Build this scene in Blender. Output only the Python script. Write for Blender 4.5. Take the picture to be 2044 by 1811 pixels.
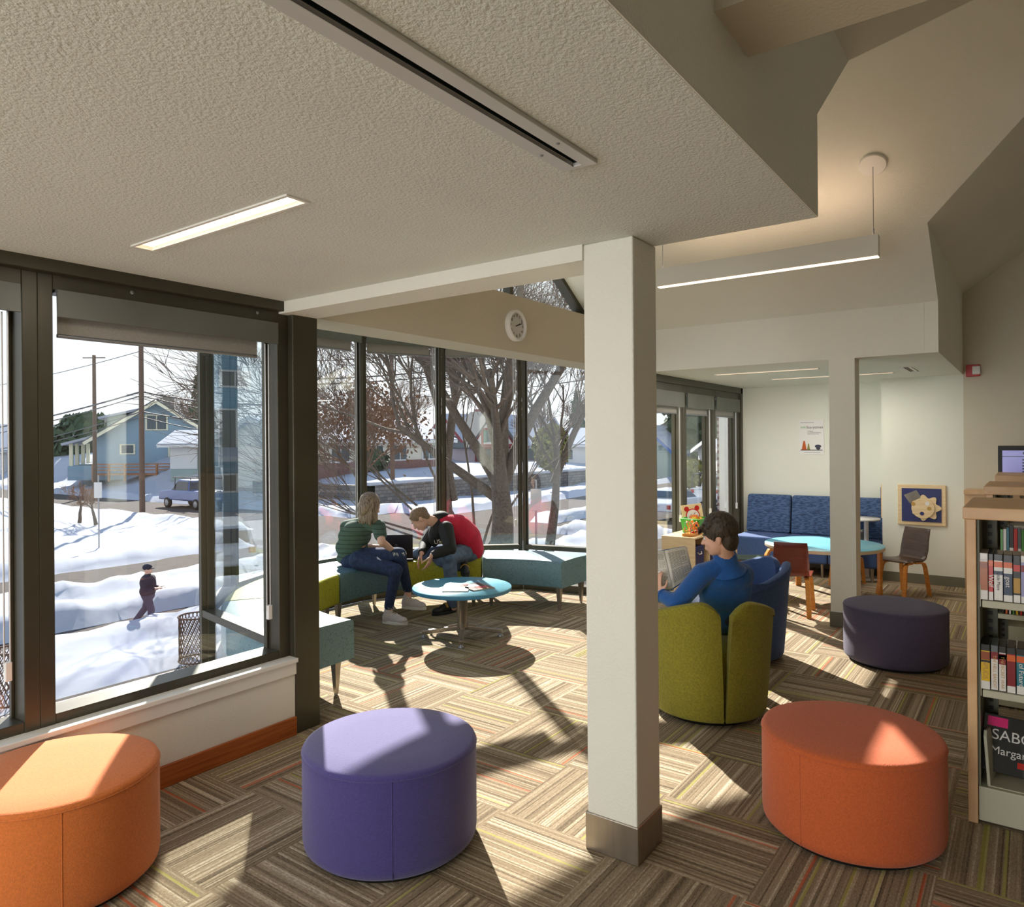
import bpy, bmesh, math, random
from math import sin, cos, tan, pi, radians, sqrt, atan2, floor
from mathutils import Vector, Matrix, noise
for o in list(bpy.data.objects): bpy.data.objects.remove(o)
SC = bpy.context.scene
COL = SC.collection
# ------------------------------------------------------------------ camera
H = 1.65; FPX = 1441.0; YAW = radians(35.8); ROLL = radians(0.45)
FW = Vector((cos(YAW), sin(YAW), 0)); RT = Vector((sin(YAW), -cos(YAW), 0)); UP = Vector((0, 0, 1))
cd = bpy.data.cameras.new('camera'); cam = bpy.data.objects.new('camera', cd); COL.objects.link(cam)
cd.sensor_fit = 'HORIZONTAL'; cd.sensor_width = 36; cd.lens = FPX/2044*36; cd.shift_y = -22.5/2044
cd.clip_start = 0.05; cd.clip_end = 400
cr = RT*cos(ROLL)-UP*sin(ROLL); cu = UP*cos(ROLL)+RT*sin(ROLL); cz = -FW
cam.matrix_world = Matrix(((cr.x, cu.x, cz.x, 0), (cr.y, cu.y, cz.y, 0), (cr.z, cu.z, cz.z, H), (0, 0, 0, 1)))
SC.camera = cam
def P(px, py, w):
    """place in the room seen at pixel px,py of the 2044 frame, w metres ahead of the lens"""
    dx = px-1022.0; dy = -(py-883.0)
    a = dx*cos(ROLL)+dy*sin(ROLL); b = -dx*sin(ROLL)+dy*cos(ROLL)
    return Vector((0, 0, H))+(FW+RT*(a/FPX)+UP*(b/FPX))*w
def E(l, w, z=0): 
    v = FW*w+RT*l; return Vector((v.x, v.y, z))
# ------------------------------------------------------------------ world, sun, exposure
wd = bpy.data.worlds.new('sky'); SC.world = wd; wd.use_nodes = True
wn = wd.node_tree; wn.nodes.clear()
wo = wn.nodes.new('ShaderNodeOutputWorld'); wb = wn.nodes.new('ShaderNodeBackground')
wt = wn.nodes.new('ShaderNodeTexCoord'); ws = wn.nodes.new('ShaderNodeSeparateXYZ'); wr = wn.nodes.new('ShaderNodeValToRGB')
wn.links.new(wt.outputs['Generated'], ws.inputs[0]); wn.links.new(ws.outputs['Z'], wr.inputs[0])
wr.color_ramp.elements[0].position = 0.0; wr.color_ramp.elements[0].color = (0.95, 0.97, 1.0, 1)
wr.color_ramp.elements[1].position = 0.75; wr.color_ramp.elements[1].color = (0.42, 0.60, 0.95, 1)
e_ = wr.color_ramp.elements.new(0.22); e_.color = (0.90, 0.95, 1.0, 1)
wn.links.new(wr.outputs[0], wb.inputs[0]); wb.inputs[1].default_value = 1.25
wn.links.new(wb.outputs[0], wo.inputs[0])
SUND = Vector((0.454, 0.572, 0.475)).normalized()
sd = bpy.data.lights.new('sun', 'SUN'); so = bpy.data.objects.new('sun', sd); COL.objects.link(so)
sd.energy = 16.0; sd.angle = radians(0.6); sd.color = (1.0, 0.94, 0.86)
so.rotation_euler = (-SUND).to_track_quat('-Z', 'Y').to_euler(); so.location = (10, 14, 12)
def area(name, loc, size, energy, color=(1, 0.93, 0.85), rot=(0, 0, 0)):
    ld = bpy.data.lights.new(name, 'AREA'); ld.shape = 'RECTANGLE'; ld.size, ld.size_y = size; ld.energy = energy; ld.color = color
    o = bpy.data.objects.new(name, ld); COL.objects.link(o); o.location = loc; o.rotation_euler = rot; return o
# added fill lamps without fixtures, out of view behind and beside the camera
area('hall_fill', (4.9, -2.2, 3.6), (3.2, 0.9), 8)  # weak added fill for the hall, no fitting modelled
area('low_ceiling_fill', (-1.5, 2.0, 2.42), (0.3, 1.4), 25)  # added fill under the low slab, unseen
area('back_wall_fill', (-4.85, 1.6, 1.4), (3.4, 2.0), 250, (0.97, 0.98, 1.0), (0, radians(-90), 0))  # invisible area fill added just inside the back wall opening
SC.view_settings.view_transform = 'Standard'; SC.view_settings.look = 'None'
SC.view_settings.exposure = 0.0; SC.view_settings.gamma = 1.0; SC.view_settings.use_curve_mapping = False

# ------------------------------------------------------------------ materials
MT = {}
def newmat(name):
    m = bpy.data.materials.new(name); m.use_nodes = True; MT[name] = m
    return m, m.node_tree, m.node_tree.nodes['Principled BSDF']
def lin(c):
    return tuple(((v/255.0)/12.92 if v/255.0 <= 0.04045 else ((v/255.0+0.055)/1.055)**2.4) for v in c)
def mat(name, col, rough=0.6, metal=0.0, nscale=0, namt=0.15, bump=0, bscale=None, emit=0, spec=0.5, sheen=0, coat=0, srgb=True, aniso=None):
    if name in MT: return MT[name]
    m, nt, b = newmat(name); c = lin(col) if srgb else col
    b.inputs['Base Color'].default_value = (*c, 1); b.inputs['Roughness'].default_value = rough
    b.inputs['Metallic'].default_value = metal; b.inputs['Specular IOR Level'].default_value = spec
    if sheen: b.inputs['Sheen Weight'].default_value = sheen
    if coat: b.inputs['Coat Weight'].default_value = coat; b.inputs['Coat Roughness'].default_value = 0.1
    if emit:
        b.inputs['Emission Color'].default_value = (*c, 1); b.inputs['Emission Strength'].default_value = emit
    if nscale or bump:
        tc = nt.nodes.new('ShaderNodeTexCoord'); mp = nt.nodes.new('ShaderNodeMapping')
        nt.links.new(tc.outputs['Object'], mp.inputs[0])
        if aniso: mp.inputs['Scale'].default_value = aniso
        if nscale:
            n = nt.nodes.new('ShaderNodeTexNoise'); n.inputs['Scale'].default_value = nscale; n.inputs['Detail'].default_value = 4
            nt.links.new(mp.outputs[0], n.inputs[0])
            r = nt.nodes.new('ShaderNodeValToRGB'); nt.links.new(n.outputs[0], r.inputs[0])
            r.color_ramp.elements[0].position = 0.3; r.color_ramp.elements[1].position = 0.7
            r.color_ramp.elements[0].color = (*[v*(1-namt) for v in c], 1); r.color_ramp.elements[1].color = (*[min(1, v*(1+namt)) for v in c], 1)
            nt.links.new(r.outputs[0], b.inputs['Base Color'])
        if bump:
            n2 = nt.nodes.new('ShaderNodeTexNoise'); n2.inputs['Scale'].default_value = bscale or nscale*3; n2.inputs['Detail'].default_value = 3
            nt.links.new(mp.outputs[0], n2.inputs[0])
            bm_ = nt.nodes.new('ShaderNodeBump'); bm_.inputs['Strength'].default_value = bump; bm_.inputs['Distance'].default_value = 0.01
            nt.links.new(n2.outputs[0], bm_.inputs['Height']); nt.links.new(bm_.outputs[0], b.inputs['Normal'])
    return m
def wood(name, c1, c2, scale=(1, 1, 12), rough=0.4):
    m, nt, b = newmat(name)
    tc = nt.nodes.new('ShaderNodeTexCoord'); mp = nt.nodes.new('ShaderNodeMapping'); mp.inputs['Scale'].default_value = scale
    n = nt.nodes.new('ShaderNodeTexNoise'); n.inputs['Scale'].default_value = 5; n.inputs['Detail'].default_value = 6; n.inputs['Distortion'].default_value = 0.6
    r = nt.nodes.new('ShaderNodeValToRGB'); r.color_ramp.elements[0].position = 0.35; r.color_ramp.elements[1].position = 0.68
    r.color_ramp.elements[0].color = (*lin(c1), 1); r.color_ramp.elements[1].color = (*lin(c2), 1)
    nt.links.new(tc.outputs['Object'], mp.inputs[0]); nt.links.new(mp.outputs[0], n.inputs[0]); nt.links.new(n.outputs[0], r.inputs[0]); nt.links.new(r.outputs[0], b.inputs['Base Color'])
    b.inputs['Roughness'].default_value = rough; b.inputs['Specular IOR Level'].default_value = 0.4
    return m
mat('paint', (230, 228, 215), 0.75, bump=0.25, bscale=90, nscale=2, namt=0.015)
mat('paint_cool', (228, 229, 216), 0.75, bump=0.15, bscale=90, nscale=2, namt=0.015)
mat('paint_tan', (208, 200, 180), 0.75, bump=0.15, bscale=90, nscale=2, namt=0.015)
mat('ceiling_stucco', (220, 222, 212), 0.85, bump=0.5, bscale=110, nscale=3, namt=0.02)
mat('paint_white', (232, 230, 222), 0.45)
mat('bronze', (72, 68, 54), 0.38, metal=0.35, nscale=3, namt=0.15)
mat('bronze_grey', (106, 108, 101), 0.45, metal=0.3, nscale=4, namt=0.08)
mat('alu', (150, 152, 156), 0.35, metal=0.7)
mat('alu_soft', (200, 198, 194), 0.3, metal=0.15)
mat('brushed', (165, 156, 144), 0.32, metal=0.85, nscale=40, namt=0.08, aniso=(1, 1, 0.05))
mat('rubber_base', (112, 110, 92), 0.5)
mat('black', (22, 24, 22), 0.5)
mat('slot_dark', (28, 42, 34), 0.6)
mat('shade_fabric', (150, 146, 138), 0.9, nscale=200, namt=0.1)
mat('chain', (205, 205, 205), 0.3, metal=0.3)
wood('wood_baseboard', (150, 76, 28), (184, 104, 46), (0.6, 1, 14), 0.35)
wood('maple', (206, 164, 118), (222, 184, 138), (14, 1, 1), 0.4)
wood('maple_light', (222, 194, 146), (236, 212, 168), (1, 1, 10), 0.35)
wood('bent_beech', (192, 124, 52), (214, 146, 70), (1, 1, 8), 0.3)
wood('red_ply', (98, 38, 26), (118, 50, 34), (1, 1, 8), 0.35)
wood('dark_ply', (58, 42, 30), (76, 56, 40), (1, 1, 8), 0.35)
mat('green_ply', (44, 62, 52), 0.4, nscale=6, namt=0.1)
mat('navy_ply', (48, 66, 96), 0.4, nscale=6, namt=0.1)
mat('black_ply', (40, 44, 48), 0.22, nscale=6, namt=0.1)
mat('orange_fabric', (198, 94, 44), 0.9, nscale=140, namt=0.12, bump=0.25, bscale=260, sheen=0.15)
mat('amber_fabric', (206, 112, 46), 0.9, nscale=140, namt=0.12, bump=0.25, bscale=260, sheen=0.15)
mat('purple_fabric', (68, 59, 122), 0.9, nscale=140, namt=0.14, bump=0.25, bscale=260, sheen=0.35)
mat('plum_fabric', (74, 68, 92), 0.9, nscale=140, namt=0.14, bump=0.25, bscale=260, sheen=0.1)
mat('lime_fabric', (134, 128, 34), 0.9, nscale=90, namt=0.2, bump=0.3, bscale=200, sheen=0.1)
mat('blue_fabric', (58, 84, 134), 0.9, nscale=90, namt=0.2, bump=0.3, bscale=200, sheen=0.1)
mat('fleece', (30, 88, 158), 0.95, nscale=60, namt=0.12, bump=0.4, bscale=150, sheen=0.25)
mat('teal_top', (96, 164, 184), 0.35, nscale=30, namt=0.06)
mat('blue_edge', (62, 130, 166), 0.5)
mat('cream_edge', (214, 202, 176), 0.5)
mat('grey_steel_paint', (186, 184, 160), 0.5)
mat('shelf_grey', (104, 104, 84), 0.5)
mat('skin', (224, 176, 150), 0.55, nscale=12, namt=0.06)
mat('skin_pale', (222, 176, 150), 0.55, nscale=12, namt=0.06)
mat('denim_dark', (40, 54, 84), 0.9, nscale=40, namt=0.35, bump=0.3, bscale=160)
mat('denim_mid', (92, 112, 136), 0.9, nscale=18, namt=0.35, bump=0.3, bscale=160)
mat('jacket_black', (34, 34, 32), 0.75, nscale=20, namt=0.25, bump=0.4, bscale=14)
mat('jacket_red', (206, 28, 62), 0.75, nscale=14, namt=0.12, bump=0.4, bscale=10)
mat('sneaker', (206, 196, 190), 0.7, nscale=30, namt=0.06)
mat('sole_white', (226, 220, 208), 0.6)
mat('slide_black', (30, 34, 36), 0.6)
mat('gold', (190, 148, 70), 0.5)
mat('laptop_dark', (48, 44, 46), 0.3, metal=0.2)
mat('white_plastic', (232, 230, 226), 0.4)
mat('red_plastic', (190, 32, 26), 0.35)
mat('green_plastic', (66, 170, 58), 0.4)
mat('yellow_plastic', (232, 176, 36), 0.4)
mat('orange_wire', (226, 120, 50), 0.35)
mat('navy', (44, 50, 104), 0.5)
mat('paper', (232, 228, 218), 0.8, nscale=20, namt=0.02)
mat('lamp_warm', (255, 222, 192), 0.5, emit=2.6)
mat('lamp_up', (255, 220, 190), 0.5, emit=15.0)
mat('asphalt', (84, 79, 76), 0.95, spec=0.05, nscale=3, namt=0.12, bump=0.2, bscale=60)
mat('snow', (168, 171, 179), 0.95, spec=0.05, nscale=1.2, namt=0.04, bump=0.35, bscale=7)
mat('roof_snow', (170, 173, 180), 0.95, spec=0.05, nscale=1.2, namt=0.03)
mat('bark', (104, 92, 80), 0.9, nscale=16, namt=0.35, bump=0.8, bscale=30)
mat('twig', (112, 96, 84), 0.9, nscale=8, namt=0.25)
mat('twig_brown', (128, 98, 76), 0.9, nscale=8, namt=0.25)
mat('evergreen', (62, 78, 52), 0.9, nscale=4, namt=0.35)
mat('shrub_gold', (122, 116, 60), 0.9, nscale=4, namt=0.35)
mat('pole_wood', (98, 76, 62), 0.85, nscale=6, namt=0.2)
mat('wire', (60, 62, 66), 0.6)
mat('stone', (128, 122, 114), 0.9, nscale=5, namt=0.35)
mat('siding_sage', (150, 166, 160), 0.8, nscale=1, namt=0.04)
mat('siding_bluegrey', (140, 164, 178), 0.8, nscale=1, namt=0.04)
mat('siding_blue', (86, 140, 168), 0.8, nscale=1, namt=0.04)
mat('siding_cream', (212, 206, 190), 0.8, nscale=1, namt=0.04)
mat('siding_white', (214, 212, 208), 0.8, nscale=1, namt=0.04)
mat('siding_mauve', (178, 166, 172), 0.8, nscale=1, namt=0.04)
mat('trim_cream', (226, 220, 190), 0.7)
mat('tudor_red', (134, 56, 60), 0.8)
mat('tudor_green', (74, 116, 104), 0.8)
mat('shingle', (96, 98, 98), 0.9, nscale=20, namt=0.2)
mat('shingle_blue', (92, 108, 132), 0.9, nscale=20, namt=0.2)
mat('house_glass', (72, 84, 92), 0.2)
mat('brick_far', (128, 96, 92), 0.9, nscale=12, namt=0.2)
mat('deck_wood', (164, 112, 76), 0.8, nscale=6, namt=0.2)
mat('paver', (168, 156, 150), 0.8, nscale=10, namt=0.15)
mat('car_white', (226, 228, 232), 0.25, coat=0.6)
mat('car_silver', (196, 200, 206), 0.25, metal=0.3, coat=0.5)
mat('car_blue', (70, 96, 150), 0.3, coat=0.5)
mat('car_glass', (52, 64, 74), 0.1)
mat('tyre', (34, 34, 36), 0.8)
mat('tail_red', (170, 30, 34), 0.3)
mat('figure_dark', (40, 38, 52), 0.85, nscale=30, namt=0.1)
mat('figure_jeans', (66, 66, 84), 0.85, nscale=30, namt=0.1)
# glass: clear pane with a mirror film
def glassmat(name, tint, f0):
    m = bpy.data.materials.new(name); m.use_nodes = True; nt = m.node_tree; nt.nodes.clear(); MT[name] = m
    o = nt.nodes.new('ShaderNodeOutputMaterial'); t = nt.nodes.new('ShaderNodeBsdfTransparent'); g = nt.nodes.new('ShaderNodeBsdfGlossy')
    t.inputs[0].default_value = (*tint, 1); g.inputs['Roughness'].default_value = 0.0; g.inputs[0].default_value = (0.9, 0.97, 1.0, 1)
    fr = nt.nodes.new('ShaderNodeFresnel')
    ge = nt.nodes.new('ShaderNodeNewGeometry'); mi = nt.nodes.new('ShaderNodeMix'); nt.links.new(ge.outputs['Backfacing'], mi.inputs[0]); mi.inputs[2].default_value = f0; mi.inputs[3].default_value = 1/f0; nt.links.new(mi.outputs[0], fr.inputs[0])   # both faces of the sheet mirror alike
    mx = nt.nodes.new('ShaderNodeMixShader')
    nt.links.new(fr.outputs[0], mx.inputs[0]); nt.links.new(t.outputs[0], mx.inputs[1]); nt.links.new(g.outputs[0], mx.inputs[2]); nt.links.new(mx.outputs[0], o.inputs[0])
glassmat('glass', (0.985, 0.995, 0.99), 1.6)
# carpet tiles, quarter-turned, striped
def carpet():
    m, nt, b = newmat('carpet'); N = nt.nodes; L = nt.links
    def math_(op, a, c=None, v=None):
        n = N.new('ShaderNodeMath'); n.operation = op
        for i, s in enumerate((a, c)):
            if s is None: continue
            if isinstance(s, (int, float)): n.inputs[i].default_value = s
            else: L.new(s, n.inputs[i])
        return n.outputs[0]
    g = N.new('ShaderNodeNewGeometry'); s = N.new('ShaderNodeSeparateXYZ'); L.new(g.outputs['Position'], s.inputs[0])
    T = 0.545
    X = math_('ADD', s.outputs[0], -1.50); Y = math_('ADD', s.outputs[1], -0.845)
    ix = math_('FLOOR', math_('DIVIDE', X, T)); iy = math_('FLOOR', math_('DIVIDE', Y, T))
    par = math_('PINGPONG', math_('ADD', ix, iy), 1.0)
    mixc = N.new('ShaderNodeMix'); L.new(par, mixc.inputs[0]); L.new(X, mixc.inputs[2]); L.new(Y, mixc.inputs[3])
    mixd = N.new('ShaderNodeMix'); L.new(par, mixd.inputs[0]); L.new(Y, mixd.inputs[2]); L.new(X, mixd.inputs[3])
    sc = mixc.outputs[0]; al = mixd.outputs[0]
    tid = math_('ADD', math_('MULTIPLY', ix, 7.31), math_('MULTIPLY', iy, 3.77))
    def wn_(k, off):
        w = N.new('ShaderNodeTexWhiteNoise'); w.noise_dimensions = '2D'; cb = N.new('ShaderNodeCombineXYZ')
        L.new(math_('FLOOR', math_('MULTIPLY', sc, k)), cb.inputs[0]); L.new(math_('ADD', tid, off), cb.inputs[1]); L.new(cb.outputs[0], w.inputs['Vector']); return w.outputs[0]
    a = wn_(150.0, 0.0); c = wn_(50.0, 11.3); acc = wn_(90.0, 5.1)
    v = math_('ADD', math_('MULTIPLY', a, 0.62), math_('MULTIPLY', c, 0.38))
    no = N.new('ShaderNodeTexNoise'); no.noise_dimensions = '3D'; cb2 = N.new('ShaderNodeCombineXYZ'); L.new(math_('MULTIPLY', sc, 260.0), cb2.inputs[0]); L.new(math_('MULTIPLY', al, 70.0), cb2.inputs[1]); L.new(tid, cb2.inputs[2])
    no.inputs['Scale'].default_value = 1.0; L.new(cb2.outputs[0], no.inputs['Vector'])
    v2 = math_('ADD', math_('MULTIPLY', v, 0.56), math_('MULTIPLY', no.outputs[0], 0.46))
    r = N.new('ShaderNodeValToRGB'); L.new(v2, r.inputs[0]); cr_ = r.color_ramp
    cr_.elements[0].position = 0.22; cr_.elements[0].color = (*lin((92, 80, 64)), 1)
    cr_.elements[1].position = 0.82; cr_.elements[1].color = (*lin((206, 194, 170)), 1)
    e = cr_.elements.new(0.45); e.color = (*lin((134, 118, 96)), 1); e = cr_.elements.new(0.62); e.color = (*lin((158, 142, 118)), 1)
    m1 = N.new('ShaderNodeMix'); m1.data_type = 'RGBA'; L.new(math_('MULTIPLY', math_('GREATER_THAN', acc, 0.978), 0.6), m1.inputs[0]); L.new(r.outputs[0], m1.inputs[6]); m1.inputs[7].default_value = (*lin((196, 84, 40)), 1)
    m2 = N.new('ShaderNodeMix'); m2.data_type = 'RGBA'; L.new(math_('MULTIPLY', math_('LESS_THAN', acc, 0.03), 0.5), m2.inputs[0]); L.new(m1.outputs[2], m2.inputs[6]); m2.inputs[7].default_value = (*lin((172, 172, 74)), 1)
    L.new(m2.outputs[2], b.inputs['Base Color']); b.inputs['Roughness'].default_value = 0.95; b.inputs['Specular IOR Level'].default_value = 0.15
    bp = N.new('ShaderNodeBump'); bp.inputs['Strength'].default_value = 0.5; bp.inputs['Distance'].default_value = 0.006; L.new(v2, bp.inputs['Height']); L.new(bp.outputs[0], b.inputs['Normal'])
carpet()
def patterned(name, base, line, scale=14):
    m, nt, b = newmat(name); N = nt.nodes; L = nt.links
    tc = N.new('ShaderNodeTexCoord'); n = N.new('ShaderNodeTexNoise'); n.inputs['Scale'].default_value = 6
    L.new(tc.outputs['Object'], n.inputs[0])
    mv = N.new('ShaderNodeVectorMath'); mv.operation = 'MULTIPLY_ADD'; L.new(n.outputs['Color'], mv.inputs[0]); mv.inputs[1].default_value = (0.25, 0.25, 0.25); L.new(tc.outputs['Object'], mv.inputs[2])
    v = N.new('ShaderNodeTexVoronoi'); v.feature = 'DISTANCE_TO_EDGE'; v.inputs['Scale'].default_value = scale; L.new(mv.outputs[0], v.inputs['Vector'])
    r = N.new('ShaderNodeValToRGB'); L.new(v.outputs['Distance'], r.inputs[0]); r.color_ramp.elements[0].position = 0.012; r.color_ramp.elements[1].position = 0.03
    r.color_ramp.elements[0].color = (*lin(line), 1); r.color_ramp.elements[1].color = (*lin(base), 1)
    v2 = N.new('ShaderNodeTexVoronoi'); v2.inputs['Scale'].default_value = scale*1.1; L.new(tc.outputs['Object'], v2.inputs['Vector'])
    r2 = N.new('ShaderNodeValToRGB'); L.new(v2.outputs['Distance'], r2.inputs[0]); r2.color_ramp.elements[0].position = 0.09; r2.color_ramp.elements[1].position = 0.11
    r2.color_ramp.elements[0].color = (*[0.3]*3, 1); r2.color_ramp.elements[1].color = (1, 1, 1, 1)
    mm = N.new('ShaderNodeMix'); mm.data_type = 'RGBA'; mm.blend_type = 'MULTIPLY'; mm.inputs[0].default_value = 0.9
    L.new(r.outputs[0], mm.inputs[6]); L.new(r2.outputs[0], mm.inputs[7]); L.new(mm.outputs[2], b.inputs['Base Color']); b.inputs['Roughness'].default_value = 0.45
patterned('bench_teal', (104, 138, 146), (78, 106, 112), 22); patterned('bench_lime', (172, 174, 34), (140, 140, 26), 22)
def rows(name, c1, c2, sz=(1, 1, 60), scale=6):
    m, nt, b = newmat(name); N = nt.nodes; L = nt.links
    tc = N.new('ShaderNodeTexCoord'); mp = N.new('ShaderNodeMapping'); mp.inputs['Scale'].default_value = sz
    n = N.new('ShaderNodeTexNoise'); n.inputs['Scale'].default_value = scale; n.inputs['Detail'].default_value = 2
    r = N.new('ShaderNodeValToRGB'); r.color_ramp.elements[0].position = 0.42; r.color_ramp.elements[1].position = 0.55
    r.color_ramp.elements[0].color = (*lin(c1), 1); r.color_ramp.elements[1].color = (*lin(c2), 1)
    L.new(tc.outputs['Object'], mp.inputs[0]); L.new(mp.outputs[0], n.inputs[0]); L.new(n.outputs[0], r.inputs[0]); L.new(r.outputs[0], b.inputs['Base Color']); b.inputs['Roughness'].default_value = 0.85
rows('sofa_weave', (44, 66, 100), (76, 100, 138), (3, 3, 14), 6)
def stripes(name, c1, c2, freq, width, axis=2):
    m, nt, b = newmat(name); N = nt.nodes; L = nt.links
    tc = N.new('ShaderNodeTexCoord'); s = N.new('ShaderNodeSeparateXYZ'); L.new(tc.outputs['Object'], s.inputs[0])
    a = N.new('ShaderNodeMath'); a.operation = 'MULTIPLY'; a.inputs[1].default_value = freq; L.new(s.outputs[axis], a.inputs[0])
    f = N.new('ShaderNodeMath'); f.operation = 'FRACT'; L.new(a.outputs[0], f.inputs[0])
    g = N.new('ShaderNodeMath'); g.operation = 'LESS_THAN'; g.inputs[1].default_value = width; L.new(f.outputs[0], g.inputs[0])
    mx = N.new('ShaderNodeMix'); mx.data_type = 'RGBA'; L.new(g.outputs[0], mx.inputs[0]); mx.inputs[6].default_value = (*lin(c1), 1); mx.inputs[7].default_value = (*lin(c2), 1)
    L.new(mx.outputs[2], b.inputs['Base Color']); b.inputs['Roughness'].default_value = 0.85
stripes('tee_green', (74, 96, 82), (34, 40, 38), 24, 0.12)
stripes('clap_blue', (96, 150, 176), (72, 120, 146), 6, 0.12)
stripes('clap_white', (218, 216, 212), (180, 180, 180), 5, 0.1)
def bricks(name, c1, c2, mortar, scale):
    m, nt, b = newmat(name); N = nt.nodes; L = nt.links
    tc = N.new('ShaderNodeTexCoord'); mp = N.new('ShaderNodeMapping'); mp.inputs['Rotation'].default_value = (pi/2, 0, 0)
    br = N.new('ShaderNodeTexBrick'); br.inputs['Scale'].default_value = scale; br.inputs['Color1'].default_value = (*lin(c1), 1); br.inputs['Color2'].default_value = (*lin(c2), 1); br.inputs['Mortar'].default_value = (*lin(mortar), 1)
    L.new(tc.outputs['Object'], mp.inputs[0]); L.new(mp.outputs[0], br.inputs['Vector']); L.new(br.outputs[0], b.inputs['Base Color']); b.inputs['Roughness'].default_value = 0.9
bricks('stone_wall', (132, 124, 116), (98, 94, 92), (70, 66, 64), 1.1)
bricks('brick', (116, 70, 62), (96, 54, 50), (170, 160, 154), 5)
def hairmat(name, c1, c2, sc=(60, 60, 4)):
    m, nt, b = newmat(name); N = nt.nodes; L = nt.links
    tc = N.new('ShaderNodeTexCoord'); mp = N.new('ShaderNodeMapping'); mp.inputs['Scale'].default_value = sc
    n = N.new('ShaderNodeTexNoise'); n.inputs['Scale'].default_value = 2.5; n.inputs['Detail'].default_value = 5
    r = N.new('ShaderNodeValToRGB'); r.color_ramp.elements[0].position = 0.35; r.color_ramp.elements[1].position = 0.65
    r.color_ramp.elements[0].color = (*lin(c1), 1); r.color_ramp.elements[1].color = (*lin(c2), 1)
    L.new(tc.outputs['Object'], mp.inputs[0]); L.new(mp.outputs[0], n.inputs[0]); L.new(n.outputs[0], r.inputs[0]); L.new(r.outputs[0], b.inputs['Base Color']); b.inputs['Roughness'].default_value = 0.5
    bp = N.new('ShaderNodeBump'); bp.inputs['Strength'].default_value = 0.8; bp.inputs['Distance'].default_value = 0.01; L.new(n.outputs[0], bp.inputs['Height']); L.new(bp.outputs[0], b.inputs['Normal'])
hairmat('hair_blonde', (92, 74, 60), (172, 150, 126)); hairmat('hair_sandy', (116, 92, 68), (156, 130, 98), (40, 40, 40)); hairmat('hair_dark', (38, 32, 24), (74, 60, 44), (30, 30, 12))

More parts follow.
